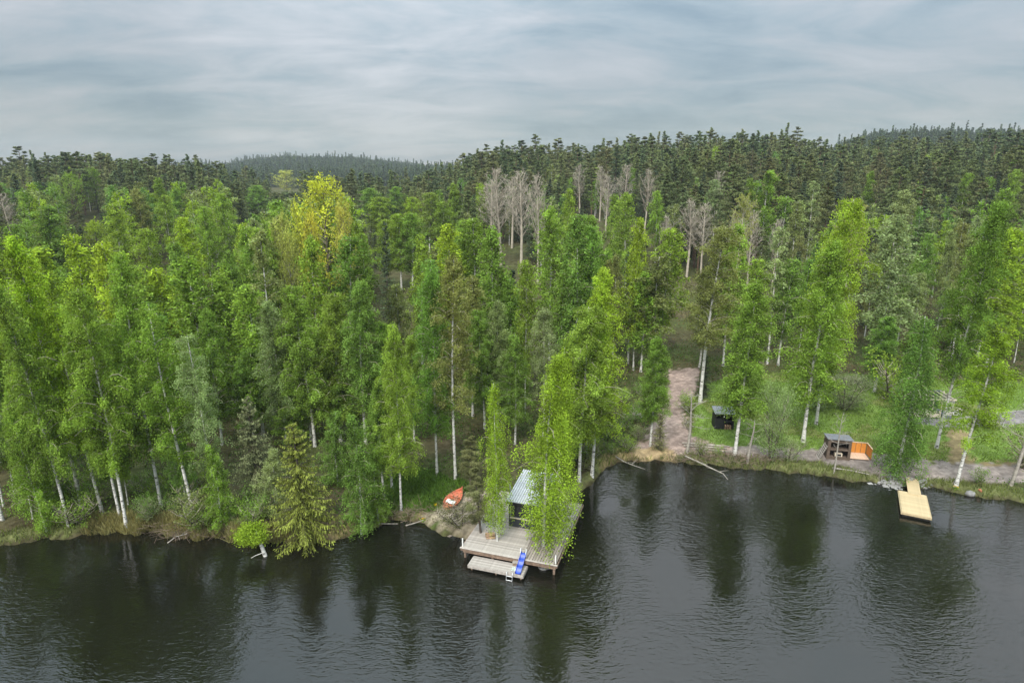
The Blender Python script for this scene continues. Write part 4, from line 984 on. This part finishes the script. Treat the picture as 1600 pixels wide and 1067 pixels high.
# dock
dkr = math.radians(-27)
dock = thing('floating_dock', 'square floating dock of new yellow pine boards on dark floats', 'dock', (33.25, 47.65, 0), dkr)
repeat('board', dock, boxmesh('dock_board', NEWWOOD, -1.0, 1.0, -.068, .068, .36, .39), [(rnd.uniform(-.005, .005), -1.95 + i * .1445, rnd.uniform(-.001, .001)) for i in range(28)])
bx('fascia', dock, NEWWOOD, -1.02, 1.02, -2.07, -2.035, .20, .375); bx('fascia', dock, NEWWOOD, -1.06, -1.022, -2.07, 2.03, .20, .375); bx('fascia', dock, NEWWOOD, 1.022, 1.06, -2.07, 2.03, .20, .375)
for y_ in (-1.9, -.4, 1.1): bx('float', dock, FOAM, -.95, .95, y_, y_ + .8, -.25, .19)
gw = thing('gangway', 'narrow new pine gangway from the stony bank onto the floating dock', 'gangway', (34.85, 50.45, .0), dkr)
gw.rotation_euler = (.03, 0, dkr)
repeat('board', gw, boxmesh('gang_board', NEWWOOD, -.48, .48, -.062, .062, .47, .50), [(0, -1.5 + i * .134, 0) for i in range(24)])
bx('fascia', gw, NEWWOOD, -.5, .5, -1.62, -1.57, .42, .49, label='end beam'); bx('beam', gw, FASCIA, -.45, -.38, -1.56, 1.65, .36, .468); bx('beam', gw, FASCIA, .38, .45, -1.56, 1.65, .36, .468)
def stones(name, label, n, cx, cy, sx_, sy_, sz, m, kd='stuff', zf_=None):
    rr = np.random.default_rng(n); G = Geo(); import itertools
    base = np.array([p for p in itertools.product((-1, 0, 1), repeat=3) if sum(map(abs, p)) == 3], float)
    for i in range(n):
        x, y = cx + rr.normal(0, sx_), cy + rr.normal(0, sy_); z = max(tz(x, y), -.1) + .03; s = sz * rr.uniform(.5, 1.4)
        V = base * s * rr.uniform(.55, 1, (8, 3)) * np.array([1, .8, .55]); a = rr.uniform(0, 6.28); c, q = math.cos(a), math.sin(a)
        V = np.stack([V[:, 0] * c - V[:, 1] * q, V[:, 0] * q + V[:, 1] * c, V[:, 2]], 1) + np.array([x, y, z])
        G.quads(V, [(0, 1, 3, 2), (4, 6, 7, 5), (0, 4, 5, 1), (1, 5, 7, 3), (3, 7, 6, 2), (2, 6, 4, 0)])
    return kind(link(name, G.mesh(name, m)), 'stuff', label)
x, y = gt(1398, 757); stones('stone_rubble', 'pale broken stones heaped on the bank left of the gangway', 90, x, y, .75, .35, .17, STONE)
x, y = gt(1440, 756); stones('stone_rubble', 'pale broken stones right of the gangway', 26, x, y, .4, .3, .14, STONE)
x, y = gt(735, 790); stones('bank_stones', 'brownish stones on the boat landing', 160, x, y, 1.2, 1.6, .13, prin('brown_stone', (.26, .22, .18), .9, amt=.4, scale=2))
def rock(name, label, x, y, z, s, seed):
    rr = np.random.default_rng(seed); G = Geo(); n1, n2 = 10, 6; V = []
    for j in range(n2 + 1):
        for i in range(n1):
            t, p = math.pi * j / n2, 6.283 * i / n1; r_ = rr.uniform(.85, 1.1) if 0 < j < n2 else 1
            V.append((s * r_ * math.sin(t) * math.cos(p), s * .8 * r_ * math.sin(t) * math.sin(p), s * .6 * r_ * math.cos(t)))
    F = [(j * n1 + i, j * n1 + (i + 1) % n1, (j + 1) * n1 + (i + 1) % n1, (j + 1) * n1 + i) for j in range(n2) for i in range(n1)]
    G.quads(V, F, 0, None, True); o = link(name, G.mesh(name, STONE)); o.location = (x, y, z); tag(o, label, 'rock'); return o
rock('boulder', 'grey boulder in the water under the front right of the deck', *g(850, 885, .1), .05, .42, 1)
rock('boulder', 'flat grey stone at the water edge right of the weeping lime birch', *g(1516, 772, .1), .15, .45, 2)
# wood shelter
x, y = gt(1309, 718); ws = thing('wood_shelter', 'small brown two tier wood shelter with grey roof beside the gravel track', 'shelter', (x, y, tz(x, y)), math.radians(-12))
w2 = 1.0; hh = 2.0
for i in range(10): bx('wall_board', ws, BROWN, -w2 + i * .2, -w2 + i * .2 + .19, 1.38, 1.42, 0, hh - .1)
for sx_ in (-w2 - .04, w2): 
    for i in range(7): bx('wall_board', ws, BROWN, sx_, sx_ + .04, i * .2, i * .2 + .19, 0, hh - .02)
for sx_ in (-w2, w2 - .22): bx('front_post', ws, BROWN, sx_ + .002, sx_ + .22, -.04, 0, 0, hh)
for z0, z1 in ((.0, .28), (.92, 1.08), (1.72, 2.0)): bx('front_board', ws, BROWN, -w2 + .224, w2 - .224, -.03, 0, z0, z1)
bx('shelf', ws, BROWN, -w2 + .01, w2 - .01, .01, 1.36, .93, .97); bx('floor', ws, BROWN, -w2 + .01, w2 - .01, .01, 1.36, .1, .15)
bx('crate', ws, CREAM, -.3, .35, .05, .5, .30, .62, label='pale box on the lower shelf'); bx('crate', ws, BLACKM, -.2, .25, .042, .048, .36, .56, label='black sheet in place of the shaded opening of the pale box')  # thin black sheet stands in for the shade inside the box opening
G = Geo(); G.box(-w2 - .12, w2 + .12, -.18, 1.5, 0, .06); ro = link('roof', G.mesh('shelter_roof', GREYR), ws); ro.location = (0, 0, hh + .03); ro.rotation_euler = (-.07, 0, 0)
ps = thing('wooden_pallet', 'grey slatted pallet leaning against the left side of the wood shelter', 'pallet', (x - 1.75, y + .45, tz(x, y)), math.radians(-12)); ps.rotation_euler = (0, .42, math.radians(-12))
repeat('slat', ps, boxmesh('slat', WOOD, -.03, .0, -.5, .5, 0, .1), [(0, 0, .05 + i * .2) for i in range(8)])
for yy in (-.46, .4): bx('rail', ps, WOOD, .001, .05, yy, yy + .07, 0, 1.6)
x, y = gt(1340, 719); fc = thing('orange_fence', 'orange stained board fence around a small pale floor right of the wood shelter', 'fence', (x, y, tz(x, y)), math.radians(-12))
for i in range(14): bx('board', fc, PINKW, -.75 + i * .125, -.75 + i * .125 + .118, 0.0, 1.45, .12, .16)
for i in range(4):
    bx('panel', fc, ORANGEW, -.75 + i * .46, -.75 + i * .46 + .42, 1.47, 1.5, .16, 1.15)
    bx('post', fc, BROWN, -.75 + i * .46 + .422, -.75 + i * .46 + .458, 1.46, 1.51, .1, 1.2)
for i in range(3): bx('panel', fc, ORANGEW, 1.12, 1.15, .02 + i * .48, .02 + i * .48 + .45, .16, 1.15)
bx('top_rail', fc, PINKW, -.78, 1.17, 1.44, 1.53, 1.2, 1.25); bx('top_rail', fc, PINKW, 1.09, 1.18, .0, 1.435, 1.2, 1.25)
# black shed
x, y = gt(1131, 671); sh = thing('black_shed', 'small black shed with dark grey roof right of the gravel drive', 'shed', (x, y, tz(x, y)), math.radians(-4))
for i in range(9): bx('wall_board', sh, BLACKM, -.95 + i * .211, -.95 + i * .211 + .2, 1.36, 1.4, 0, 1.75)
for sx_ in (-.98, .95): bx('side_wall', sh, BLACKM, sx_, sx_ + .03, 0, 1.36, 0, 1.72)
for sx_ in (-.95, -.1, .85): bx('front_post', sh, BLACKM, sx_, sx_ + .1, -.03, .02, 0, 1.62)
bx('front_beam', sh, BLACKM, -.95, .95, -.032, -.031 + .05, 1.63, 1.74); bx('shelf', sh, BLACKM, -.94, .94, .03, 1.34, .78, .82)
bx('door', sh, BLACKM, -.845, -.11, .0, .03, .05, 1.2)
repeat('log', sh, LGM, [(.15 + .25 * (i % 3), .25, .1 + .16 * (i // 3)) for i in range(9)], [(0, 0, 1.57)] * 9)
G = Geo(); G.box(-1.08, 1.08, -.15, 1.52, 0, .05); ro = link('roof', G.mesh('shed_roof', GREYR), sh); ro.location = (0, 0, 1.78); ro.rotation_euler = (.16, 0, 0)
bx('lamp', sh, WHITE, -.15, -.04, -.10, -.035, 1.42, 1.52, label='small white lamp')
# terrace
x, y = gt(1459, 653); te = thing('terrace_shelter', 'open terrace with cream posts, thin flat roof and beige end panel', 'terrace', (x, y, tz(x, y)), math.radians(-5))
for px0 in (-2.2, -1.3, -.35, .55): bx('post', te, CREAM, px0, px0 + .11, 0, .11, .1, 2.2)
for px0 in (-2.2, .0, 1.9): bx('post', te, CREAM, px0, px0 + .11, 2.3, 2.41, .1, 2.35)
for i in range(13): bx('board', te, CREAM, -2.2 + i * .21, -2.2 + i * .21 + .2, .12, 2.3, .1, .14)
bx('low_wall', te, CREAM, -2.2, .45, -.05, -.005, .1, .55); bx('rail', te, CREAM, -2.25, .5, -.08, .0, .72, .8)
bx('end_panel', te, BEIGE, 1.05, 1.84, -.02, .04, .35, 2.15); bx('end_panel', te, BEIGE, 1.842, 1.88, -.02, 2.3, .35, 2.15); bx('plinth', te, GREYR, 1.0, 1.8, .0, 2.2, 0, .33)
bx('back_wall', te, prin('dark_interior_shade', (.05, .07, .05), .8), -2.1, 1.6, 2.42, 2.46, .1, 2.2)  # dark sheet puts the shaded interior behind the posts into colour
for i in range(8): bx('rafter', te, CREAM, -2.4 + i * .58, -2.4 + i * .58 + .06, -.295, 2.6, 2.24, 2.32)
bx('beam', te, GREYR, -2.5, 1.85, 2.605, 2.67, 2.18, 2.36)
bx('fascia', te, CREAM, -2.5, 1.85, -.35, -.302, 2.18, 2.34)
x, y = gt(1500, 652); bxx = thing('garden_box', 'white garden box partly hidden right of the terrace panel', 'box', (x, y + 1, tz(x, y))); bx('body', bxx, WHITE, -.6, .6, -.4, .4, 0, .6); bx('lid', bxx, CREAM, -.65, .65, -.45, .45, .602, .66)
# log piles
x, y = gt(990, 655); lp = thing('log_pile', 'stack of pale birch logs left of the gravel drive', 'logs', (x, y, tz(x, y)), .15)
G = Geo(); G.path([(-.9, 0, 0), (.9, 0, 0)], .09, 7, cap=True); lm = G.mesh('birch_log', BARK)
repeat('log', lp, lm, [(rnd.uniform(-.2, .2), .2 * (i % 5), .09 + .17 * (i // 5)) for i in range(14)], [(0, 0, rnd.uniform(-.06, .06)) for _ in range(14)])
G = Geo(); G.path([(-2, 0, 0), (-.5, .04, .02), (1, -.03, .0), (2, 0, 0)], [.1, .09, .08, .06], 7, cap=True); lgm = G.mesh('long_log', DEAD)
for i, (p0_, p1_) in enumerate((((1066, 694), (1140, 699)), ((1068, 698), (1136, 702)), ((1085, 703), (1142, 708)))):
    a, b = gt(*p0_), gt(*p1_); cx, cy = (a[0] + b[0]) / 2, (a[1] + b[1]) / 2
    o = link('fallen_log', lgm); o.location = (cx, cy, tz(cx, cy) + .12); o.rotation_euler = (0, 0, math.atan2(b[1] - a[1], b[0] - a[0])); o.scale = (math.dist(a, b) / 4,) + (1, 1)
    tag(o, ['long grey log furthest from the water below the black shed', 'middle one of the three long grey logs below the black shed', 'long pale log nearest the water below the black shed'][i], 'log', 'long logs below the black shed')
def branch(label, pts, r0, seed, sub=5, name='fallen_branch', mm=DEAD):
    rr = np.random.default_rng(seed); P = []
    for (px_, py_, z_) in pts: x_, y_ = g(px_, py_, z_); P.append((x_, y_, z_))
    P = np.array(P); cx = P.mean(0); G = Geo(); G.path(P - cx, np.linspace(r0, r0 * .35, len(P)), 6)
    for i in range(sub):
        t = rr.uniform(.2, .95) * (len(P) - 1); k = int(t); b = P[k] + (P[min(k + 1, len(P) - 1)] - P[k]) * (t - k) - cx; d = rr.normal(size=3); d[2] = abs(d[2]) * .5; d = nrm(d)
        G.path([b, b + d * .4 + [0, 0, .05], b + d * .8], [r0 * .35, r0 * .25, r0 * .1], 4)
    o = link(name, G.mesh(name, mm)); o.location = cx; tag(o, label, 'branch'); return o
branch('thin pale branch reaching into the water just right of the cabin inlet', [(962, 713, .5), (975, 721, .35), (990, 727, .25), (1008, 733, .02)], .055, 1, 3)
branch('long bare branch reaching into the bay below the three logs', [(1070, 712, .6), (1092, 722, .5), (1115, 733, .35), (1130, 740, .3), (1138, 750, -.05)], .075, 2, 4)
branch('straight pole floating between the bushy shore birch and the brown bank', [(568, 817, .12), (600, 818, .08), (622, 818, .05)], .06, 3, 0)
branch('pale broken pole lying in the water at the tip of the brown bank', [(634, 821, .05), (648, 817, .15), (662, 812, .35)], .06, 4, 0)
branch('short forked limb standing in the water by the floating pole', [(577, 825, -.1), (580, 815, .5), (584, 806, 1.0)], .05, 5, 2)
branch('bare limb hanging over the water at the foot of the left shore stand', [(262, 848, -.02), (275, 838, .4), (292, 834, .6)], .05, 6, 5)
branch('grey log lying along the bank below the wood shelter', [(1300, 731, .55), (1330, 735, .55), (1358, 741, .5)], .09, 7, 1)
o = branch('reddish brown plank end sticking out at the water edge near the right', [(1530, 764, .5), (1537, 772, .15)], .13, 8, 0, 'plank', prin('red_brown', (.42, .17, .09), .8))
o['category'] = 'plank'
def brush(label, px_, py_, n, spread, seed):
    rr = np.random.default_rng(seed); x_, y_ = gt(px_, py_); z_ = max(tz(x_, y_), 0); p0, p1 = [], []
    for i in range(n):
        a = rr.normal(0, 1, 3) * np.array([spread, .5, .18]) + np.array([0, 0, .35]); a[2] = abs(a[2]); d = rr.normal(size=3) * np.array([1, .8, .35]); d = nrm(d) * rr.uniform(.4, 1.1); p0.append(a); p1.append(a + d)
    G = Geo(); G.tubes(p0, p1, .022, .008, 3); o = link('brushwood_heap', G.mesh('brush', prin('brown_twigs', (.20, .15, .11), .9, amt=.3))); o.location = (x_, y_, z_); tag(o, label, 'brushwood')
brush('tangled brown brushwood at the water edge left of the lime tufted stub', 300, 834, 240, 1.6, 1)
brush('tangled dark brushwood at the waterline below the long logs', 1105, 718, 260, 2.2, 2)
brush('small tangle of twigs on the bank at the foot of the crooked snag', 1165, 722, 160, 1.4, 3)
brush('dark twigs under the brown bank left of the orange boat', 645, 806, 120, 1.0, 4)
for lab, px_, py_ in (('yellow marsh flowers beside the orange boat', 681, 792), ('yellow marsh flowers at the tip of the fallen pole', 661, 814), ('yellow marsh flowers at the foot of the bent shore birch', 1493, 764)):
    rr = np.random.default_rng(px_); x_, y_ = gt(px_, py_); o = thing('marsh_marigold', lab, 'flowers', (x_, y_, tz(x_, y_)))
    G = Geo(); G.leaves(rr.normal(0, .13, (60, 3)) * [1, 1, .3] + [0, 0, .12], .13, rr, rr.normal(0, .2, 60)); c = link('leaf_tuft', G.mesh('tuft', LEAF), o); c.color = (*PAL['G'], 1)
    G = Geo(); G.leaves(rr.normal(0, .09, (26, 3)) * [1, 1, .25] + [0, 0, .24], .08, rr, rr.normal(0, .2, 26)); c = link('blossom', G.mesh('blossom', LEAF), o); c.color = (.75, .5, .01, 1)
# ------------------------------------------------------------------ shrubs and ground cover
rs = random.Random(5); nbush = 0
for _ in range(1800):
    if nbush >= 100: break
    y = rs.uniform(42, 74); x = rs.uniform(-.84, .84) * y; s = y - float(shore_y(x))
    if s < .7 or blocked(x, y) or (-8.5 < x < 5.5 and y < 54) or (-12 < x < -4 and s < 6): continue
    left = x < 6
    if abs(x - gt(476, 846)[0]) < 3.2 and s < 6: continue
    if abs(x - gt(476, 846)[0]) < 7 and s < 9 and rs.random() < .5: continue
    if s > (7 if left else 30) or (x > 8 and s < 4 and rs.random() < .6): continue
    cc = rs.choice('GGDDPO'); h = rs.uniform(.9, 2.6) if left else rs.uniform(.8, 1.7)
    zn = 'left of the stout double trunk' if x < -27 else 'between double trunk and tufted stub' if x < -18 else 'around the mossy shore spruce' if x < -12 else 'under the shore wood left of the boat' if x < -4 else 'under the birches behind the cabin' if x < 8 else 'on the far edge of the yard' if y > 66 else 'along the right hand shore'
    tree('bush', x, y, h, h * rs.uniform(1.0, 1.5), cc, f'small {CNAME[cc]} bush {zn}', f'small {CNAME[cc]} bushes {zn}'); nbush += 1
def cover(name, label, n, ok, hgt, wd, color, seed, lean=.35, area=(-60, 60, 40, 90), flat=False):
    rr = np.random.default_rng(seed); X = rr.uniform(area[0], area[1], n * 9); Y = rr.uniform(area[2], area[3], n * 9)
    m_ = ok(X, Y, Y - shore_y(X)) & (np.abs(X) < 1.02 * Y); X, Y = X[m_][:n], Y[m_][:n]; Z = terr(X, Y); n = len(X)
    if n == 0: return
    hh_ = rr.uniform(.5, 1.3, n) * hgt; P = np.stack([X, Y, Z], 1); G = Geo(); T = rr.normal(0, .3, n) + .3 * np.sin(X * 1.3) * np.sin(Y * 1.1)
    if flat: G.leaves(P + np.stack([X * 0, X * 0, rr.uniform(.02, hgt, n)], 1), wd, rr, T)
    else:
        a = rr.uniform(0, 6.28, n); w_ = np.stack([np.cos(a), np.sin(a), 0 * a], 1) * wd / 2; t = np.stack([rr.normal(0, lean, n) * hh_, rr.normal(0, lean, n) * hh_, hh_], 1)
        V = np.stack([P - w_, P + w_, P + t + w_ * .25, P + t - w_ * .25], 1).reshape(-1, 3); G.quads(V, np.arange(4 * n).reshape(-1, 4), 0, np.repeat(T, 4))
    o = kind(link(name, G.mesh(name, LEAF)), 'stuff', label); o.color = (*color, 1)
def notopen(X, Y):
    r = np.ones(X.shape, bool)
    for P in OPEN: r &= ~inpoly(X, Y, P)
    return r
ndk = lambda X, Y: ~((X > -4) & (X < 7.5) & (Y < 48))
cover('straw_reeds', 'dry straw coloured sedge along the left shore', 9000, lambda X, Y, s: (s > -.15) & (s < 1.5) & (X > -33) & (X < -14.5), .6, .07, (.26, .25, .11), 1, area=(-34, -14, 40, 50))
cover('shore_grass', 'olive grass along the waterline', 26000, lambda X, Y, s: (s > 0) & (s < 1.7) & ndk(X, Y) & ((X > 8) | (X < -30) | (X > -18) & (X < -9)) & notopen(X, Y), .4, .07, (.15, .185, .06), 2)
cover('bank_grass', 'fresh green grass on the bank left of the boat', 9000, lambda X, Y, s: (s > .8) & (s < 8) & (X > -12) & (X < -3.5) & notopen(X, Y), .28, .08, (.11, .20, .035), 3, area=(-13, -3, 44, 62))
cover('lawn_grass', 'green lawn grass of the yard', 45000, lambda X, Y, s: inpoly(X, Y, YARD) & ~inpoly(X, Y, DIRT) & ~inpoly(X, Y, TRACK) & ~inpoly(X, Y, DRIVE) & ~inpoly(X, Y, TERRACE), .14, .09, (.17, .27, .05), 4, area=(14, 75, 50, 90))
cover('forest_undergrowth', 'low green plants on the forest floor', 60000, lambda X, Y, s: (s > 2) & notopen(X, Y) & ndk(X, Y) & (np.sin(X * .6) * np.sin(Y * .5 + 1) > -.5), .55, .2, (.085, .15, .035), 5, area=(-75, 75, 44, 95), flat=True)
cover('forest_litter', 'brown leaf litter and heather on the slope', 22000, lambda X, Y, s: (s > 2) & notopen(X, Y), .3, .22, (.16, .11, .06), 6, area=(-75, 100, 60, 125), flat=True)

# ------------------------------------------------------------------ haze
hz, nt, o_ = mat('haze'); pv = nn(nt, 'ShaderNodeVolumePrincipled', {'Color': (.80, .87, .95, 1), 'Density': .00014, 'Anisotropy': .1}); nt.links.new(pv.outputs[0], o_.inputs['Volume'])
G = Geo(); G.box(-1600, 1600, -1400, 2000, -4, 110); kind(link('haze', G.mesh('haze', hz)), 'stuff', 'thin pale haze over the forest and far hills')
